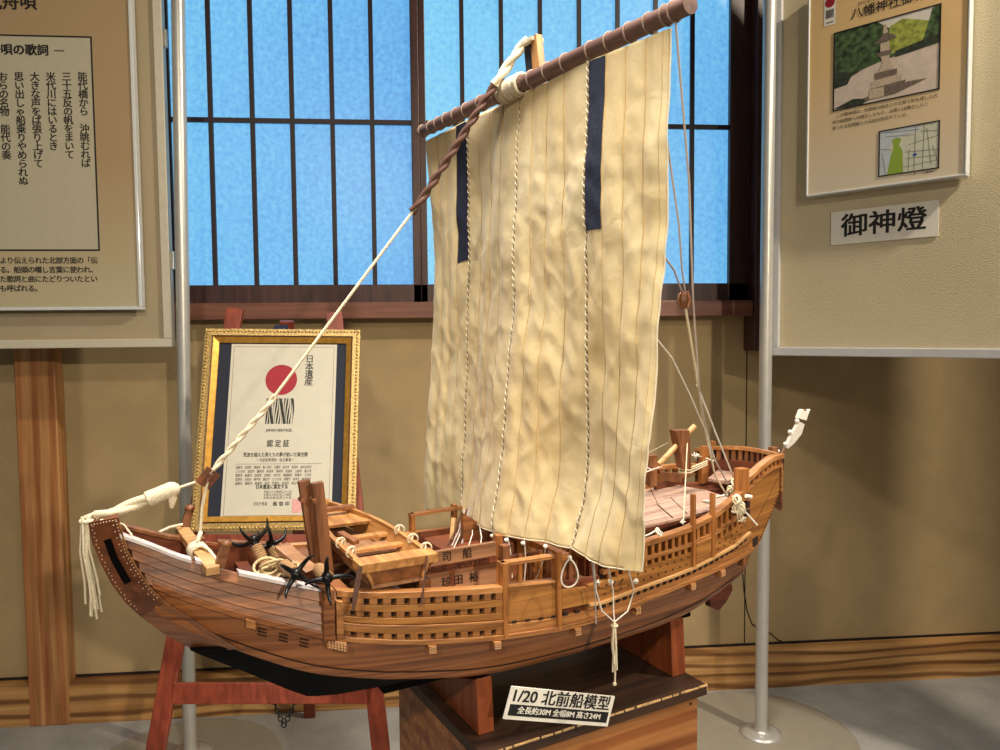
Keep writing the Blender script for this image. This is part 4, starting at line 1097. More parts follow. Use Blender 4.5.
# mid structure under the sail: beams and partners
for s_, t_, h_ in ((-.07, .05, 1.12), (-.07, -.05, 1.12), (-.105, .1, 1.135), (-.02, .12, 1.115), (.03, .09, 1.12), (.0, -.09, 1.12)):
    mb = MB(); mb.box((s_ - .007, -t_ - .008, 1.045), (s_ + .007, -t_ + .008, h_)); mb.build('deck_post', M['post'], ship, bevel=.001)
mb = MB(); mb.box((-.02, -.15, 1.105), (-.004, .15, 1.118)); mb.build('cross_beam', M['post_l'], ship, bevel=.001)
mb = MB(); mb.box((.03, -.15, 1.10), (.046, .15, 1.115)); mb.build('cross_beam', M['post'], ship, bevel=.001)
mb = MB(); pbox(mb, -.112, .05, .09, .098, 1.05, 1.112); mb.build('hold_coaming', M['plank'], ship)
for i in range(7):
    s_ = -.1 + i * .021; mb = MB(); pbox(mb, s_, s_ + .006, .1, .106, 1.05, 1.115); mb.build('coaming_stave', M['post_l' if i % 2 else 'post'], ship)
mb = MB(); pbox(mb, -.16, .03, -.15, -.142, 1.05, 1.108); mb.build('hold_coaming', M['inner'], ship)
# lettered boards
tb_ = .085
qa = on_t((425, 588), tb_); qb = on_t((496.5, 585.5), tb_); qc = on_t((497, 547), tb_); qd = on_t((427, 548), tb_)
mb = MB(); sA, sB = qd[0] - .002, qb[0]; zA, zB = 1.065, (qc[2] + qd[2]) / 2
pbox(mb, sA, sB, tb_ - .008, tb_, zA - .004, zB); lbm = mb
hh = zB - zA
btn = MB(); pbox(btn, sA, sB, tb_ - .001, tb_ + .0012, zA + hh * .50, zA + hh * .68); pbox(btn, sA + (sB - sA) * .32, sA + (sB - sA) * .39, tb_ - .001, tb_ + .0012, zA - .004, zA + hh * .5)
mt = MB()
ww = sB - sA
for ch, k in (('七', .04), ('司', .28), ('船', .57)): put_text(mt, ch, hh * .26, ww * k, hh * .84, 0, bold=.0002)
for ch, k in (('珍', .27), ('田', .44), ('裕', .66)): put_text(mt, ch, hh * .26, ww * k, hh * .24, 0, bold=.0002)
for j, ch in enumerate('大阪北堀江兵庫西出町廻船問'): put_text(mt, ch, hh * .16, ww * (.03 + j * .068), hh * .58, 0, bold=.0001)
lbm.cur = 1; lbm.add([L((sA + v.x, tb_ + .0016, zA + v.y)) for v in mt.v], mt.f)
lb = lbm.build('lettered_board', [M['deck'], M['inkbrown']], ship, recalc=False, label='brown boards with brushed characters')
btn.build('board_batten', M['inner'], lb)
mb = MB(); pbox(mb, sB, sB + .012, tb_ - .012, tb_ + .004, 1.05, zB + .012); mb.build('deck_post', M['post_l'], ship, bevel=.001)
# red-brown hatch behind (far side boxes under sail)
mb = MB(); pbox(mb, -.16, .05, -.13, -.02, 1.05, 1.10); mb.build('cargo_hatch', M['inner'], ship)
mb = MB(); q = [on_t(p, -.06) for p in ((463, 513), (498, 535), (492, 552), (464, 550))]; mb.prism([L(p) for p in q], (0, .012, 0)); mb.build('mast_partner', M['plank'], ship)
# bow: windlass beam with pegs
wa, wb = L(on_t((213, 571), .112)), L(on_t((181, 529), -.108))
wdir = (wb - wa).normalized()
mb = MB(); mb.bar(wa, wb, .019, .013); wl = mb.build('windlass_beam', M['pale'], ship, bevel=.0015)
pa1, pb1 = L(on_t((219, 567), .10)), L(on_t((226, 544), .10))
pk = MB(); pk.bar(pa1, pb1, .013, .013, w2=.011, h2=.011); pk.ball(pb1, (.0085, .0085, .006), 8, 6); pk.build('peg', M['boat_dark'], wl)
pa1, pb1 = L(on_t((185, 526), -.10)), L(on_t((190, 508), -.10))
pk = MB(); pk.bar(pa1, pb1, .013, .013, w2=.011, h2=.011); pk.ball(pb1, (.009, .009, .006), 8, 6); pk.build('peg', M['boat_dark'], wl)
mb = MB(); mb.box((-.52, -.085, 1.088), (-.50, .085, 1.12)); mb.build('cross_beam', M['inner'], ship)
# pale planks lying on the bow deck
for q0, q1, t0_, w_ in (((281, 546), (312, 572), -.02, .028),):
    a, b = L(on_t(q0, t0_)), L(on_t(q1, t0_ + .06)); mb = MB(); mb.bar(a, b, w_, .008); mb.build('bow_plank', M['deck'], ship, bevel=.001)
# mast crutch: two upright planks
for q0, q1, t_, m_ in (((303.5, 480), (319, 575), -.03, 'post'), ((317, 482), (328, 580), .01, 'post')):
    a, b = on_t(q0, t_), on_t(q1, t_); mb = MB(); mb.bar(L(b), L(a), .012, .021, up=(1, 0, 0), h2=.019); o = mb.build('crutch_plank', M[m_], ship, bevel=.0015)
    pkp = on_t((q0[0] - 2 if t_ < 0 else 313.5, 500), t_)
    pg = MB(); pg.tube([L((pkp[0], t_ - .012, pkp[2])), L((pkp[0], t_ + .013, pkp[2]))], .0036, 10); pg.build('peg', M['boat_dark'], o)
# deck beams the tender rests on
for t_ in (.145, .02, -.14):
    pass
mb = MB(); mb.box((-.41, -.135, 1.085), (-.39, .135, 1.1165)); mb.build('cross_beam', M['plank'], ship, bevel=.001)
mb = MB(); mb.box((-.285, -.15, 1.08), (-.265, .15, 1.1165)); mb.build('cross_beam', M['plank'], ship, bevel=.001)

# --- mast, yard, sail
mb = MB()
mtop = on_s((531, 40), .012)
mb.hexa([L((-.016, .016, 1.03)), L((.016, .016, 1.03)), L((.016, -.016, 1.03)), L((-.016, -.016, 1.03)), L((.0, .012, 1.96)), L((.024, .012, 1.96)), L((.024, -.012, 1.96)), L((.0, -.012, 1.96))])
mast = mb.build('mast', M['mastw'], ship, bevel=.003)
a = on_s((540, 78), .0); b = on_s((533.5, 37), .0)
mb = MB(); mb.bar(L((.004, a[1] - .004, 1.94)), L((.004, b[1] + .002, b[2])), .022, .014, up=(1, 0, 0)); mb.build('masthead_cheek', M['mastw'], mast, bevel=.001)
mb = MB(); mb.bar(L((.004, a[1] - .032, 1.94)), L((.004, b[1] - .024, b[2] - .004)), .022, .008, up=(1, 0, 0)); mb.build('masthead_cheek', M['matblue'], mast, bevel=.001)
mb = MB(); mb.torus(L((.006, b[1] - .005, b[2] - .016)), (0, 1, 0), .0065, .004, 14, 6); mb.build('masthead_sheave', M['iron'], mast)
mb = MB(); cpt = L((.004, b[1] - .008, b[2] - .005))
mb.sweep([[cpt + Vector((x_, y_, z_)) for x_, y_ in ((-.0135, -.015), (.0135, -.015), (.0135, .02), (-.0135, .02))] for z_ in (-.003, .003)]); mb.build('masthead_band', M['rope'], mast)

ya, yb = on_s((421.5, 132), -.03), on_s((690.5, 4), -.03)
yA, yB = L(ya), L(yb)
def ypt(t): k = (t - ya[1]) / (yb[1] - ya[1]); return yA.lerp(yB, k)
def yr(t): return .0115 + .0025 * math.cos((t - .02) / .45 * 1.2)
mb = MB(); mb.tube([ypt(ya[1] + (yb[1] - ya[1]) * i / 20) for i in range(21)], [yr(ya[1] + (yb[1] - ya[1]) * i / 20) for i in range(21)], 20)
yard = mb.build('yard', M['pole'], ship)
ydir = (yB - yA).normalized()
seam_px = [436, 446, 456.5, 468, 480, 492.8, 505.6, 520.6, 537, 552, 568, 589, 608, 627, 648]
seam_t = []
for p in seam_px:
    seam_t.append(lerp_t([(427, -.385), (468, -.22), (476, -.19), (521, .03), (588, .255), (627, .35), (672, .44)])(p))
for tt in seam_t + [ya[1] + .012, yb[1] - .03, yb[1] - .045]:
    mb = MB(); mb.torus(ypt(tt), ydir, yr(tt) + .0008, .0015, 18, 6); mb.build('lashing', M['lash'], yard)
mb = MB()
for k in range(9): mb.torus(ypt(.0 + k * .0085 - .02), ydir + Vector((0, 0, .12 * math.sin(k * 2.4))), yr(0) + .0035, .0036, 18, 6)
mb.build('sling_lashing', M['rope'], yard)

# sail surface (t, v) -> s, z
cols = [(-.385, [(428, 140), (434, 200), (438, 270), (437, 320), (433, 380), (430, 440), (427.5, 486), (428, 511)]),
        (-.22, [(468, 120), (469, 250), (468.6, 394), (466, 464), (464, 509.5)]),
        (-.19, [(476, 116), (476, 250), (475, 394), (472, 464), (463, 513)]),
        (.03, [(521, 96), (518, 170), (515, 280), (510.6, 380), (508, 427), (506, 458), (498, 514), (495, 532)]),
        (.255, [(588, 62), (587, 230), (587.6, 394), (588, 464), (579, 514), (568, 549)]),
        (.35, [(627, 46), (626, 200), (622, 330), (618, 420), (616, 500), (598, 565)]),
        (.44, [(672, 28), (671, 140), (668, 230), (665, 280), (661, 320), (658, 370), (655, 400), (648, 444), (644, 510), (647, 543), (641, 571)])]
tabs = []
for t, qs in cols:
    P = [on_t(q, t) for q in qs]; z0, z1 = P[0][2], P[-1][2]
    tabs.append((t, z0, z1, smooth_t([((z0 - p[2]) / (z0 - z1), p[0]) for p in P], .06)))
def cr(ts, vs, x):  # monotone-ish cubic over uneven columns
    n = len(ts)
    i = 0
    while i < n - 2 and x > ts[i + 1]: i += 1
    h_ = ts[i + 1] - ts[i]; k = (x - ts[i]) / h_
    m0_ = (vs[i + 1] - vs[max(i - 1, 0)]) / (ts[i + 1] - ts[max(i - 1, 0)]); m1_ = (vs[min(i + 2, n - 1)] - vs[i]) / (ts[min(i + 2, n - 1)] - ts[i])
    k2, k3 = k * k, k * k * k
    return (2 * k3 - 3 * k2 + 1) * vs[i] + (k3 - 2 * k2 + k) * h_ * m0_ + (-2 * k3 + 3 * k2) * vs[i + 1] + (k3 - k2) * h_ * m1_
tcol = [c_[0] for c_ in tabs]
bounds = [-.40] + seam_t + [.44]
def sailp(t, v, o=0.0, wr=1.0):
    tt = max(tcol[0], min(tcol[-1], t))
    z0 = cr(tcol, [c_[1] for c_ in tabs], tt); z1 = cr(tcol, [c_[2] for c_ in tabs], tt)
    s = cr(tcol, [c_[3](v) for c_ in tabs], tt)
    z = z0 + (z1 - z0) * v
    for a_, b_ in zip(bounds, bounds[1:]):
        if a_ <= t <= b_:
            k = (t - a_) / (b_ - a_); s -= wr * .0026 * math.sin(math.pi * k) * (.5 + .5 * min(1, v * 4)); break
    n1 = noise.noise(Vector((t * 5.5, z * 4.2, 1.3))); n2 = noise.noise(Vector((t * 17, z * 10, 7.7))); n3 = noise.noise(Vector((t * 36 + z * 9, z * 30, 3.1)))
    env = min(1, v * 5) * 1.0
    r1 = 1 - abs(noise.noise(Vector((t * 7 + z * 2.5, z * 6 - t * 3, 9.2)))) * 2.2; r2 = 1 - abs(noise.noise(Vector((t * 13 - z * 5, z * 12 + t * 4, 4.4)))) * 2.4
    r1 = max(0, r1) ** 3; r2 = max(0, r2) ** 3
    low = .35 + .65 * min(1, max(0, (v - .25) * 2))
    s += wr * env * (.007 * n1 + .0050 * n2 + .0021 * n3 - low * (.0018 * r2) - low * .0035 * max(0, noise.noise(Vector((t * 20, z * 3.2, 2.2)))))
    t2 = t + wr * env * .004 * noise.noise(Vector((t * 9, z * 7, 5.5)))
    return L((s - o, t2, z))
NT, NV = 240, 150
t_lo, t_hi = -.40, .438
mb = MB(); mb.grid(lambda u, v: sailp(t_lo + (t_hi - t_lo) * u, v), NT, NV)
sail = mb.build('sail', M['sail'], ship, recalc=False)
so = sail.modifiers.new('thick', 'SOLIDIFY'); so.thickness = .0012; so.offset = 0
seam = MB()
for i, tt in enumerate(seam_t):
    if i in (3, 7, 11): continue
    seam.tube([sailp(tt + .0016 * noise.noise(Vector((i * 3.1, k * .22, .5))), k / 90, .0012) for k in range(91)], .0009, 5)
seam.tube([sailp(t_hi - .012, k / 90, .001) for k in range(91)], .0007, 5)
seam.build('seam_cords', M['clothedge'], sail)
lace = MB()
for i in (3, 7, 11):
    pts = []
    for k in range(400):
        v = k / 399; p = sailp(seam_t[i] + .0024 * math.sin(k * .95), v, .002 + .0012 * math.cos(k * .95)); pts.append(p)
    lace.tube(pts, .0012, 5)
lace.build('lacing_cords', M['rope'], sail)
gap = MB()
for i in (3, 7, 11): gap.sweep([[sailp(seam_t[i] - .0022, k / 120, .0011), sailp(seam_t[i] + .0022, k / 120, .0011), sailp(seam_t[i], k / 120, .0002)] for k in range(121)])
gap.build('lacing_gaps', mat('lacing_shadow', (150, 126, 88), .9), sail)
def vz(t, z):
    z0 = cr(tcol, [c_[1] for c_ in tabs], t); z1 = cr(tcol, [c_[2] for c_ in tabs], t); return (z - z0) / (z1 - z0)
for t0, t1 in ((seam_t[2] + .0015, seam_t[3] - .003), (seam_t[11] + .003, seam_t[12] - .0015)):
    ve = vz((t0 + t1) / 2, 1.657)
    mb = MB(); mb.grid(lambda u, v: sailp(t0 + (t1 - t0) * u, .002 + ve * v, .0016), 14, 60); mb.build('dark_stripe', M['navy'], sail, recalc=False, label='navy vertical stripe on the sail')
hem = MB()
ht = [t_lo + (t_hi - t_lo) * i / 120 for i in range(121)]
hem.tube([sailp(t, 1.0, .0) for t in ht], .0013, 5); hem.tube([sailp(t_hi, k / 90, .0) for k in range(91)], .0014, 5); hem.tube([sailp(t_lo, k / 90) for k in range(91)], .0012, 5)
hem.build('bolt_rope', M['rope'], sail)
mb = MB(); mb.grid(lambda u, v: sailp(t_hi - .03 + .028 * u, v, .0011), 4, 100); mb.build('side_hem', M['sail'], sail, recalc=False)


# --- ropes
def sag(a, b, d=0.0, n=14):
    a = Vector(a); b = Vector(b); return [a.lerp(b, i / n) - Vector((0, 0, d * 4 * (i / n) * (1 - i / n))) for i in range(n + 1)]


def rope(name, pts, r, m, parent=ship, twist=0.0):
    mb = MB()
    if twist:
        # two strand twist
        fine = []
        for a, b in zip(pts, pts[1:]):
            n = max(2, int((b - a).length / (r * 1.3)))
            fine += [a.lerp(b, i / n) for i in range(n)]
        fine.append(pts[-1])
        for ph in (0, math.pi):
            P = []
            for i, p in enumerate(fine):
                d = (fine[min(i + 1, len(fine) - 1)] - fine[max(i - 1, 0)]).normalized()
                x = d.cross(Vector((0, 1, 0))).normalized(); y = d.cross(x)
                q = i * .75 + ph; P.append(p + (x * math.cos(q) + y * math.sin(q)) * r * twist)
            mb.tube(P, r * .72, 6)
    else:
        mb.tube(pts, r, 8)
    return mb.build(name, m, parent)


bow_top = L(on_t((92, 519), 0)); r_mid = L(on_t((172, 490), 0)); blk = L(on_t((208, 478), 0)); st1 = L(on_t((425, 195), 0)); st2 = L(on_t((494, 86), 0)); mh = L(on_t((526, 40), 0))
mid1 = L(on_t((375, 262), 0)); mid2 = L(on_t((268, 405), 0)); mid3 = L(on_t((258, 418), 0))
rope('forestay', [mid2, mid1, st1], .0026, M['rope'])
rope('forestay_splice', [L(on_t((210, 474), 0)), L(on_t((238, 440), 0)), L(on_t((266, 408), 0)), L(on_t((275, 396), 0))], .0045, M['rope'], twist=.5)
rope('forestay_tarred', [L(on_t((412, 212), 0)), st1, st2], .0062, M['rope_d'], twist=.6)
rope('forestay_strop', [st2, st2.lerp(mh, .5), mh], .0085, M['rope'], twist=.45)
mb = MB(); bd = (r_mid - st1).normalized(); up_ = bd.cross(Vector((0, 1, 0)))
for o_ in (-.006, 0, .006): mb.bar(blk + up_ * o_ * 1.5 + bd * .014 + Vector((0, o_, 0)), blk + up_ * o_ * 1.5 - bd * .014 + Vector((0, o_, 0)), .005, .009)
mb.build('stay_block', M['stemwood'], ship, bevel=.001)
rope('stay_tail', [blk, L(on_t((202, 508), -.0)), L(on_t((200, 536), .0))], .0026, M['rope'])
rope('stay_lead', sag(blk, r_mid, .0), .0022, M['rope'])
# served bow hawser
pts = [bow_top + Vector((.004, 0, .002))] + [L(on_t(q, 0)) for q in ((112, 513), (135, 504), (155, 496), (167, 491))]
rope('bow_hawser', pts, .0082, M['rope'], twist=.5)
mb = MB()
p0, p1 = L(on_t((148, 499), 0)), L(on_t((168, 491), 0)); d = (p1 - p0).normalized()
for k in range(14): mb.torus(p0.lerp(p1, k / 13), d, .0095, .0026, 14, 6)
mb.ball(p1 + d * .004, (.014, .012, .012), 12, 8); mb.tube([p1, p1 + Vector((.006, -.002, -.012)), p1 + Vector((.004, -.002, -.026))], [.006, .007, .003], 8)
mb.build('hawser_knot', M['rope'], ship)
rope('bow_line', [L(on_t((90, 516), 0)), L(on_t((120, 507), 0)), L(on_t((165, 489), 0))], .0022, M['rope'])
rope('bow_lashing', [L(on_t((100, 520), .02)), L(on_t((112, 519), .02)), L(on_t((124, 525), .02)), L(on_t((132, 535), .036))], .0012, M['rope'])
# tassel hanging at the bow
mb = MB(); rnd = random.Random(5); top = L(on_t((85, 517), 0))
for k in range(13):
    a = top + Vector((rnd.uniform(-.004, .008), rnd.uniform(-.008, .008), 0)); ln = rnd.uniform(.115, .15); dx = rnd.uniform(-.006, .014)
    mb.tube([top + Vector((.01, 0, .004)), a, a + Vector((dx * .4 - .004, 0, -ln * .4)), a + Vector((dx * .7, 0, -ln * .75)), a + Vector((dx, 0, -ln))], .0017, 6)
mb.torus(top + Vector((.002, 0, -.006)), (0, 0, 1), .008, .003, 12, 6); mb.build('bow_tassel', M['rope'], ship)
# rope round the windlass beam
mb = MB(); wc = wa.lerp(wb, .42)
for k in range(5):
    ax = (wdir + Vector((.25 * math.sin(k * 1.9), 0, .2 * math.cos(k * 1.3)))).normalized(); mb.torus(wc + wdir * (k - 2) * .005, ax, .0128, .0024, 18, 6)
mb.tube([wc + Vector((0, 0, .016)), wc + Vector((.004, 0, .028)), L(on_t((200, 536), .0))], .0035, 8)
mb.tube([wc + Vector((0, 0, .014)), wc + Vector((.012, -.03, .008)), wc + Vector((.02, -.055, -.004))], .0024, 7)
rope('rope_end', [wb + Vector((-.0, -.02, .012)), wb + Vector((-.02, -.03, .012)), wb + Vector((-.045, -.035, .004))], .0024, M['rope'])
mb.build('windlass_rope', M['rope'], ship)
# rigging on the port side: braces from the yard end to the stern, with a wooden block
ye = ypt(yb[1] - .028) - Vector((0, 0, .012))
kq = (684, 300); kb = L(on_t(kq, .36))
q_low = [L(on_t((706, 420), .25)), L(on_t((722, 466), .15)), L(on_t((733, 488), .13))]
rope('brace', [ye, L(on_t((689, 180), .42)), L(on_t((693, 300), .36)), L(on_t((700, 400), .27)), L(on_t((712, 455), .17)), L(on_t((728, 484), .14))], .0016, M['rope_p'])
rope('brace', [L(sailp(t_hi, 0.38)) if 0 else sailp(t_hi, vz(.44, 1.60)), L(on_t((674, 270), .42)), kb + Vector((-.004, 0, .012))], .0014, M['rope_p'])
rope('brace', [sailp(t_hi, .2), L(on_t((679, 225), .41)), L(on_t((682, 270), .38)), kb + Vector((.002, 0, .014))], .0014, M['rope_p'])
rope('brace', [kb + Vector((.003, 0, -.012)), L(on_t((696, 372), .30)), L(on_t((704, 425), .22)), L(on_t((715, 475), .16)), L(on_t((727, 496), .15))], .0019, M['rope'])
rope('brace', [L(on_t((697, 385), .28)), L(on_t((716, 434), .2)), L(on_t((736, 483), .14))], .0016, M['rope_w'])
mb = MB(); mb.ball(kb, (.009, .006, .0125), 12, 8); mb.tube([kb + Vector((.0, -.007, .012)), kb + Vector((.004, -.008, 0)), kb + Vector((.001, -.007, -.012))], .0022, 7); mb.torus(kb, (0, 1, 0), .012, .002, 16, 6); mb.build('brace_block', M['post'], ship)
rope('sheet', [sailp(t_hi, vz(.44, 1.49)), L(on_t((672, 358), .40)), L(on_t((690, 395), .35)), L(on_t((706, 432), .26)), L(on_t((716, 462), .17))], .0012, M['rope_w'])
rope('stern_line', [L(on_t((687.5, 438), .0)), L(on_t((686, 470), .06)), L(on_t((683.5, 520), .17))], .0011, M['rope'])
rope('stern_line', [L(on_t((644, 455), -.1)), L(on_t((668, 443), -.05))], .0009, M['rope'])
# knots and rope bundles
def knot(name, q, t, r, m, n=5, seed=1, parent=ship):
    rnd = random.Random(seed); c_ = L(on_t(q, t)); mb = MB()
    for k in range(n):
        ax = Vector((rnd.uniform(-1, 1), rnd.uniform(-1, 1), rnd.uniform(-1, 1))); mb.torus(c_ + Vector((rnd.uniform(-r, r), rnd.uniform(-r, r), rnd.uniform(-r, r))) * .6, ax, r, r * .28, 12, 6)
    return mb.build(name, m, parent)
knot('rope_knot', (738, 483), .14, .0075, M['rope'], 7, 2); knot('rope_knot', (732, 491), .15, .007, M['rope'], 6, 3)
knot('rope_knot', (739, 508), .2, .009, M['rope'], 9, 4); knot('rope_knot', (736, 500), .2, .0075, M['rope'], 5, 6)
rope('rope_end', [L(on_t((733, 496), .2)), L(on_t((742, 508), .205)), L(on_t((757, 525), .21))], .0018, M['rope_w'])
for k in range(3): rope('rope_end', [L(on_t((737 + k * 2, 512), .205)), L(on_t((738 + k * 3, 522), .205)), L(on_t((744 + k, 517), .205))], .0013, M['rope'])
mb = MB(); mb.torus(L(on_t((709, 502), .12)), (.3, .2, 1), .011, .0025, 18, 6); mb.tube([L(on_t((716, 497), .12)), L(on_t((728, 495), .13))], .0025, 7); mb.build('rope_loop', M['rope_w'], ship)
rope('cleat_pin', [L(on_t((746, 496), .19)), L(on_t((751, 497), .19))], .004, M['rope_w'])
knot('rope_knot', (658, 532), .205, .005, M['rope_w'], 5, 8); rope('rope_end', [L(on_t((642, 537), .206)), L(on_t((650, 534), .206)), L(on_t((658, 529), .206)), L(on_t((663, 534), .206))], .0016, M['rope_w'])
knot('rope_knot', (682, 522), .2, .0035, M['rope_w'], 4, 9)
# lashings between cabin posts
for dz in (0, 3, 6): rope('cabin_lashing', [L(on_t((679, 466 + dz), -.02)), L(on_t((690, 468 + dz * .8), -.02)), L(on_t((707, 461 + dz * .6), -.06))], .0019, M['rope'])
rope('cabin_lashing', [L(on_t((692, 455), -.08)), L(on_t((702, 457), -.08)), L(on_t((714, 461), -.06))], .0016, M['rope_w']); knot('rope_knot', (696, 456), -.08, .005, M['rope_w'], 5, 12)
rope('cabin_lashing', [L(on_t((646, 467), -.08)), L(on_t((652, 470), -.07)), L(on_t((662, 466), -.06)), L(on_t((646, 472), -.07))], .0017, M['rope_w'])
# cords hanging from the foot of the sail
def foot_cord(px, tt, end_q, et, knotted=True):
    a = sailp(tt, 1.0); b = L(on_t(end_q, et)); mb = MB(); mid = a.lerp(b, .5) + Vector((.006, .004, -.004)); mb.tube([a, mid, b], .0011, 6)
    if knotted: mb.ball(a + Vector((-.004, -.002, -.006)), (.0042, .0042, .0035), 8, 6)
    return mb.build('reef_cord', M['rope_w'], ship)
for i, (tt, q, et) in enumerate(((seam_t[4], (448, 560), .05), (seam_t[5], (468, 548), .03), (seam_t[6], (480, 548), .05), (seam_t[7], (492, 550), .06), (seam_t[8], (512, 578), .1), (seam_t[9], (524, 583), .12), (seam_t[10], (534, 584), .12))): foot_cord(0, tt, q, et, i > 2)
# big loop, tassel lines
c_ = L(on_t((569, 573), .23)); mb = MB(); pts = []
for k in range(25):
    a = math.pi / 2 + 2 * math.pi * k / 24; rr_ = .0155; pts.append(c_ + Vector((rr_ * math.cos(a) * (1 - .35 * math.sin(a)), -.002, rr_ * 1.45 * math.sin(a))))
mb.tube(pts, .0014, 7, cap=False); mb.ball(pts[0] + Vector((0, 0, .003)), .004, 8, 6); mb.build('rope_loop', M['rope_w'], ship)
nt_ = L(on_t((614.5, 622), .26))
for tt, via in ((.335, (596, 590)), (.375, (613, 590)), (.415, (634, 590))):
    a = sailp(tt, 1.0); rope('tassel_line', [a, L(on_t(via, .25)), L(on_t(((via[0] + 614.5) / 2 + (via[0] - 614.5) * .18, 611), .255)), nt_], .0012, M['rope_w'])
    knot('rope_knot', (via[0] + 2, via[1] - 8) if tt != .375 else (610.5, 582), .25, .0032, M['rope_w'], 4, int(tt * 1000))
mb = MB(); rnd = random.Random(11)
for k in range(12):
    a = nt_ + Vector((rnd.uniform(-.003, .003), rnd.uniform(-.003, .003), -.004)); ln = rnd.uniform(.055, .08) if k else .1
    mb.tube([nt_, a, a + Vector((rnd.uniform(-.003, .003), rnd.uniform(-.002, .002), -ln * .5)), a + Vector((rnd.uniform(-.002, .004), 0, -ln))], .0016, 6)
mb.torus(nt_ + Vector((0, 0, -.006)), (0, 0, 1), .0045, .002, 10, 6); mb.ball(nt_ + Vector((0, 0, -.103)), .0035, 8, 6); mb.build('sail_tassel', M['rope'], ship)
rope('reef_cord', [sailp(.33, 1.0), L(on_t((595, 590), .23)), L(on_t((596, 624), .23))], .0011, M['rope_p'])
# halyard tackle below the sail
for k in range(4): rope('halyard', [L(on_t((462 + k * 2.5, 511 - k), -.1)), L(on_t((456 + k * 3, 530), -.08)), L(on_t((446 + k * 5, 548), -.05))], .0016, M['rope_p' if k % 2 else 'rope_d'])
mb = MB(); mb.bar(L(on_t((454, 518), -.09)), L(on_t((452, 540), -.08)), .008, .012); mb.build('halyard_block', M['pale'], ship, bevel=.001)
# banner pole at the stern
bp0 = on_t((781, 459), .0)
sp = [on_t(q, .02) for q in ((778, 460), (785, 447), (793, 431), (800, 418), (806, 410))]
mb = MB(); mb.tube([L(p) for p in sp], .003, 8); bn = mb.build('stern_staff', M['post'], ship)
mb = MB(); q = [on_t(p, .02) for p in ((783.5, 447), (788, 437), (793, 428), (797, 421), (803, 424), (800, 434), (793, 443), (786, 449))]
mb.prism([L((p[0], .026, p[2])) for p in q], (0, .008, 0)); mb.build('staff_cover', M['banner'], bn, bevel=.002)
mb = MB(); q = [on_t(p, .02) for p in ((796, 418), (799, 410), (801, 409), (803, 412), (806, 411), (808, 409), (806, 414), (804, 420))]
mb.prism([L((p[0], .027, p[2])) for p in q], (0, .01, 0)); mb.build('staff_finial', M['rope_w'], bn)
mb = MB()
for p in ((797, 421), (790, 432), (785.5, 444), (778, 451)): mb.ball(L(on_t(p, .024)), .0055 if p[0] > 780 else .004, 8, 6)
mb.build('staff_tie', M['rope_w'], bn)
mb = MB(); p = on_t((773, 452), .03); mb.box((p[0] - .008, -p[1] - .008, p[2] - .03), (p[0] + .008, -p[1] + .008, p[2] + .012)); mb.build('staff_step', M['post'], ship, bevel=.001)
# lashing down the tender
rope('tender_lashing', [L(on_t((359.5, 566), .165)), L(on_t((355, 593), .175)), L(on_t((353, 610), .178))], .0028, M['rope_d'])
rope('tender_lashing', [L(on_t((361.5, 567), .165)), L(on_t((358, 590), .175)), L(on_t((355, 602), .178))], .0022, M['rope_d'])
rope('tender_lashing', [L(on_t((427, 556), .1655)), L(on_t((424.5, 580), .175)), L(on_t((421, 607), .185))], .0014, M['rope_d'])

# ------------------------------------------------------------------ cradle
cr_root = empty('ship_cradle', SHIPM); tag(cr_root, 'pair of reddish wooden cradle blocks between the plinth and the hull', 'cradle')
for sa, sb_ in ((-.184, -.155), (.233, .266)):
    mb = MB(); prof_c = []
    sm = (sa + sb_) / 2
    top_z = lambda s: CZ(s) - .012
    pts = []
    for t in (-.150, .150): pts.append((t, ZB))
    ct = CT * B(sm)
    prof = [(.150, ZB + .0005), (.143, CZ(sm) - .0165), (.03, KZ(sm) - .003), (.021, KZ(sm) - .014), (-.021, KZ(sm) - .014), (-.03, KZ(sm) - .003), (-.143, CZ(sm) - .0165), (-.150, ZB + .0005)]
    mb.prism([L((sa, t, z)) for t, z in prof], (sb_ - sa, 0, 0)); mb.build('cradle_block', M['cradle'], cr_root, bevel=.0015)

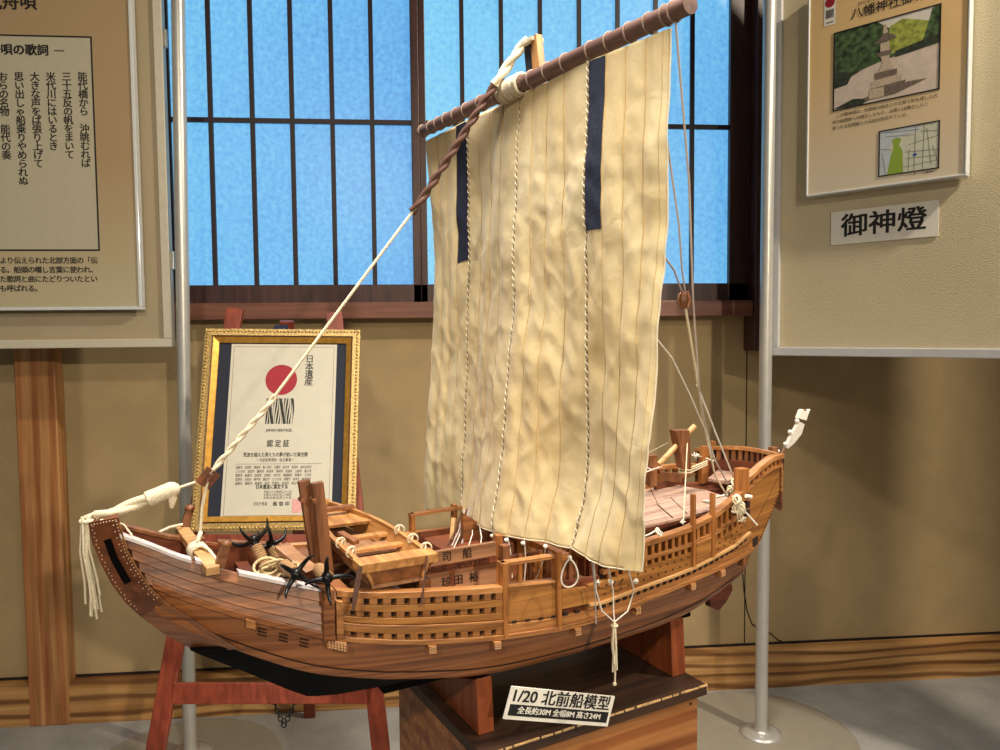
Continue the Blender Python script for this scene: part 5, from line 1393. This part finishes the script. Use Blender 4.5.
# ------------------------------------------------------------------ tender boat lying athwart the deck
ax0, ax1 = Vector((-.320, -.152, 0)), Vector((-.308, .285, 0))       # local ship xy: transom -> bow
blen = (ax1 - ax0).length; bdir = (ax1 - ax0).normalized(); ang = math.atan2(bdir.y, bdir.x)
BM = SHIPM @ Matrix.Translation((ax0.x, ax0.y, 1.1172)) @ Matrix.Rotation(ang, 4, 'Z')
boat = empty('tender_boat', BM); tag(boat, 'small open wooden rowing boat lying across the ship deck', 'boat')
bh = lambda x: .039 + .006 * max(0, x / blen - .35) ** 1.6
bwid = lambda x: .058 if x < .15 else .058 * (1 - .9 * ((x - .15) / (blen - .15)) ** 2)
xs_ = [blen * i / 22 for i in range(23)]
for sd in (1, -1):
    mb = MB(); mb.sweep([[Vector((x, sd * bwid(x) * .72, .004 + .012 * max(0, x / blen - .6))), Vector((x, sd * bwid(x), bh(x))), Vector((x, sd * (bwid(x) - .004), bh(x))), Vector((x, sd * (bwid(x) * .72 - .004), .008 + .012 * max(0, x / blen - .6)))] for x in xs_])
    mb.build('side_plank', M['boat'], boat)
    mb = MB(); mb.sweep([[Vector((x, sd * (bwid(x) + .002), bh(x) - .004)), Vector((x, sd * (bwid(x) + .002), bh(x) + .002)), Vector((x, sd * (bwid(x) - .006), bh(x) + .002)), Vector((x, sd * (bwid(x) - .006), bh(x) - .004))] for x in xs_]); mb.build('gunwale', M['boat'], boat)
    mb = MB(); mb.sweep([[Vector((x, sd * bwid(x) * .86, bh(x) * .5)), Vector((x, sd * (bwid(x) * .86 + .004), bh(x) * .5 + .002)), Vector((x, sd * (bwid(x) * .88 + .003), bh(x) * .5 + .006))] for x in xs_]); mb.build('side_batten', M['boat_dark'], boat)
    for k, x in enumerate((.025, .085, .15) if sd < 0 else (.06, .12)):
        mb = MB(); mb.torus((x, sd * (bwid(x) - .002), bh(x) + .004), (1, .3 * sd, .1), .0085, .0016, 14, 6); mb.torus((x + .003, sd * (bwid(x) - .004), bh(x) + .003), (.2, 1, .4), .006, .0014, 12, 6); mb.build('rope_loop', M['rope'], boat)
mb = MB(); mb.sweep([[Vector((x, bwid(x) * .72, .0)), Vector((x, bwid(x) * .72, .005)), Vector((x, -bwid(x) * .72, .005)), Vector((x, -bwid(x) * .72, .0))] for x in xs_]); mb.build('bottom_plank', M['deck'], boat)
mb = MB(); mb.hexa([(.004, -.0425, .004), (.01, -.0425, .004), (.01, .0425, .004), (.004, .0425, .004), (-.002, -.058, .038), (.008, -.058, .038), (.008, .058, .038), (-.002, .058, .038)]); mb.build('transom', M['boat_dark'], boat)
mb = MB(); mb.box((-.008, -.063, .028), (.03, .063, .042)); mb.build('transom_beam', M['boat'], boat, bevel=.001)
mb = MB(); mb.hexa([(blen - .008, -.005, .01), (blen, -.005, .01), (blen, .005, .01), (blen - .008, .005, .01), (blen - .004, -.008, bh(blen) + .004), (blen + .008, -.008, bh(blen) + .004), (blen + .008, .008, bh(blen) + .004), (blen - .004, .008, bh(blen) + .004)]); mb.build('stem_board', M['boat'], boat)
for x, zz, w_ in ((.11, .024, .018), (.185, .024, .02), (.27, .03, .022)):
    mb = MB(); yy = bwid(x) * .9; mb.box((x, -yy, zz), (x + w_, yy, zz + .006)); mb.build('thwart', M['boat'], boat, bevel=.001)
mb = MB(); mb.box((.03, -bwid(.03) * .8, .012), (.11, bwid(.03) * .8, .016)); mb.build('floor_board', M['deck'], boat)
mb = MB(); mb.box((.128, -bwid(.15) * .82, .014), (.185, bwid(.15) * .82, .018)); mb.build('floor_board', M['deck'], boat)
mb = MB(); mb.sweep([[Vector((x, bwid(x) * .9, .03)), Vector((x, bwid(x) * .9, .034)), Vector((x, -bwid(x) * .9, .034)), Vector((x, -bwid(x) * .9, .03))] for x in (.27, .29, .31, .33, .35, .37, .39, .41)]); mb.build('bow_platform', M['boat'], boat)
mb = MB(); mb.box((.345, -bwid(.345), .042), (.36, bwid(.345), .05)); mb.build('bow_beam', M['boat_dark'], boat, bevel=.001)
mb = MB(); mb.bar((.12, .03, .04), (.165, .045, .047), .012, .007); mb.build('oar_rest', M['boat_dark'], boat)

# ------------------------------------------------------------------ grapnel anchors
def make_anchor():
    root = empty('grapnel_anchor', Matrix.Identity(4))
    mb = MB(); mb.tube([(0, 0, -.075), (0, 0, 0)], .0062, 10); mb.build('shaft', M['iron'], root)
    mb = MB()
    for k in range(15): mb.torus((0, 0, -.062 + k * .0037), (0, 0, 1), .0078, .0021, 14, 6)
    mb.build('rope_whipping', mat('whipping_twine', (150, 116, 78), .9, var=.3, scale=500), root)
    mb = MB(); mb.ball((0, 0, .002), (.009, .009, .008), 10, 6); mb.build('crown', M['iron'], root)
    for k in range(4):
        a = math.pi / 2 * k + .4; c_, s_ = math.cos(a), math.sin(a); pts = []; rs = []
        for i in range(9):
            v = i / 8; rr_ = .034 * math.sin(v * 1.45) ; zz = -.006 * math.sin(v * 2.2) + .026 * v ** 1.7
            pts.append(Vector((c_ * rr_, s_ * rr_, zz + .002))); rs.append(.0038 * (1 - v) ** .6 + .0006)
        mb = MB(); mb.tube(pts, rs, 8); mb.build('fluke', M['iron'], root)
    return root


def copy_thing(r, m):
    c_ = r.copy(); COL.objects.link(c_); c_.matrix_world = m
    for ch in [o for o in bpy.data.objects if o.parent == r]:
        d = ch.copy(); COL.objects.link(d); d.parent = c_
    return c_


def aim(head, tail, roll=0.0):
    z = (head - tail).normalized(); x = z.cross(Vector((0, 0, 1)))
    if x.length < .01: x = Vector((1, 0, 0))
    x.normalize(); y = z.cross(x)
    R = Matrix(((x.x, y.x, z.x, head.x), (x.y, y.y, z.y, head.y), (x.z, y.z, z.z, head.z), (0, 0, 0, 1)))
    return R @ Matrix.Rotation(roll, 4, 'Z')


anc = make_anchor()
specs = [(on_t((254, 541), .0), on_t((268, 572), .03), .2, 'black iron grapnel anchor with wrapped shaft, flukes up, nearest the windlass beam'),
         (on_t((271, 545), -.05), on_t((284, 572), -.01), .9, 'black iron grapnel anchor with wrapped shaft, flukes up, second from the windlass beam'),
         (on_t((296, 574), .145), on_t((279, 562), .05), .5, 'black iron grapnel anchor hanging its flukes over the rail, farther from the boat'),
         (on_t((327, 578), .17), on_t((314, 563), .06), 1.2, 'black iron grapnel anchor hanging its flukes over the rail, right against the boat')]
for i, (hd, tl_, rl, lab) in enumerate(specs):
    m = aim(s2w(hd), s2w(tl_), rl)
    if i == 0: anc.matrix_world = m; o = anc
    else: o = copy_thing(anc, m)
    tag(o, lab, 'anchor', 'grapnel anchors on the bow')
mb = MB(); rnd = random.Random(21)
for k in range(9):
    c_ = s2w(on_t((276 + rnd.uniform(-10, 16), 566 + rnd.uniform(-4, 8)), .05)); mb.torus(c_, (rnd.uniform(-.4, .4), rnd.uniform(-.6, .6), 1), rnd.uniform(.012, .02), .0024, 20, 6)
tag(mb.build('anchor_rope', mat('anchor_rope_fibre', (196, 172, 130), .9, var=.3, scale=500)), 'coiled pale rope lying between the grapnel anchors on the bow', 'rope')

# thin cable on the wall behind the stern
pts = [on_y(q, WV - .004) for q in ((742, 566), (744, 590), (747, 610), (752, 624), (760, 629), (770, 633), (778, 640), (786, 643), (800, 644))]
mb = MB(); mb.tube(pts, .0022, 7); tag(mb.build('wall_cable', M['ink']), 'thin dark cable hanging against the wall behind the stern', 'cable')

# ------------------------------------------------------------------ light
def area(name, loc, target, size, power, col, sy=None):
    d = bpy.data.lights.new(name, 'AREA'); d.energy = power; d.color = col; d.size = size
    if sy: d.shape = 'RECTANGLE'; d.size_y = sy
    o = bpy.data.objects.new(name, d); COL.objects.link(o); o.location = loc
    o.rotation_euler = (Vector(target) - Vector(loc)).to_track_quat('-Z', 'Y').to_euler(); return o


def spot(name, loc, target, power, col, ang=60, blend=.6, r=.05):
    d = bpy.data.lights.new(name, 'SPOT'); d.energy = power; d.color = col; d.spot_size = math.radians(ang); d.spot_blend = blend; d.shadow_soft_size = r
    o = bpy.data.objects.new(name, d); COL.objects.link(o); o.location = loc
    o.rotation_euler = (Vector(target) - Vector(loc)).to_track_quat('-Z', 'Y').to_euler(); return o


WARM = (1.0, .87, .68)
spot('ceiling_or_fill_spot', (2.35, .75, 3.5), (-.1, 2.2, .9), 330, WARM, 95, .5, .06)
spot('ceiling_or_fill_spot', (1.5, -2.6, 2.55), (-.12, 1.8, 1.2), 370, WARM, 46, .8, .05)
spot('ceiling_or_fill_spot', (-.5, -.9, 2.95), (-1.35, 2.7, 1.75), 110, WARM, 50, .8, .08)  # unseen fill spot, added to brighten the lyrics panel
spot('ceiling_or_fill_spot', (-.95, -1.3, 2.8), (.18, 1.35, 1.22), 150, WARM, 34, .95, .06)
spot('ceiling_or_fill_spot', (1.35, -.4, 2.95), (1.62, 2.2, 1.85), 70, WARM, 42, .7, .06)
o = area('ceiling_panel', (.05, 1.05, 3.3), (.05, 1.15, 1.0), .7, 29, (1, .93, .84)); o.data.spread = math.radians(95)
world = bpy.data.worlds.new('room_ambient'); scene.world = world; world.use_nodes = True
bg = world.node_tree.nodes['Background']; bg.inputs[0].default_value = (1, .88, .74, 1); bg.inputs[1].default_value = .115
scene.view_settings.view_transform = 'Standard'
scene.view_settings.look = 'None'
scene.view_settings.exposure = 0.0
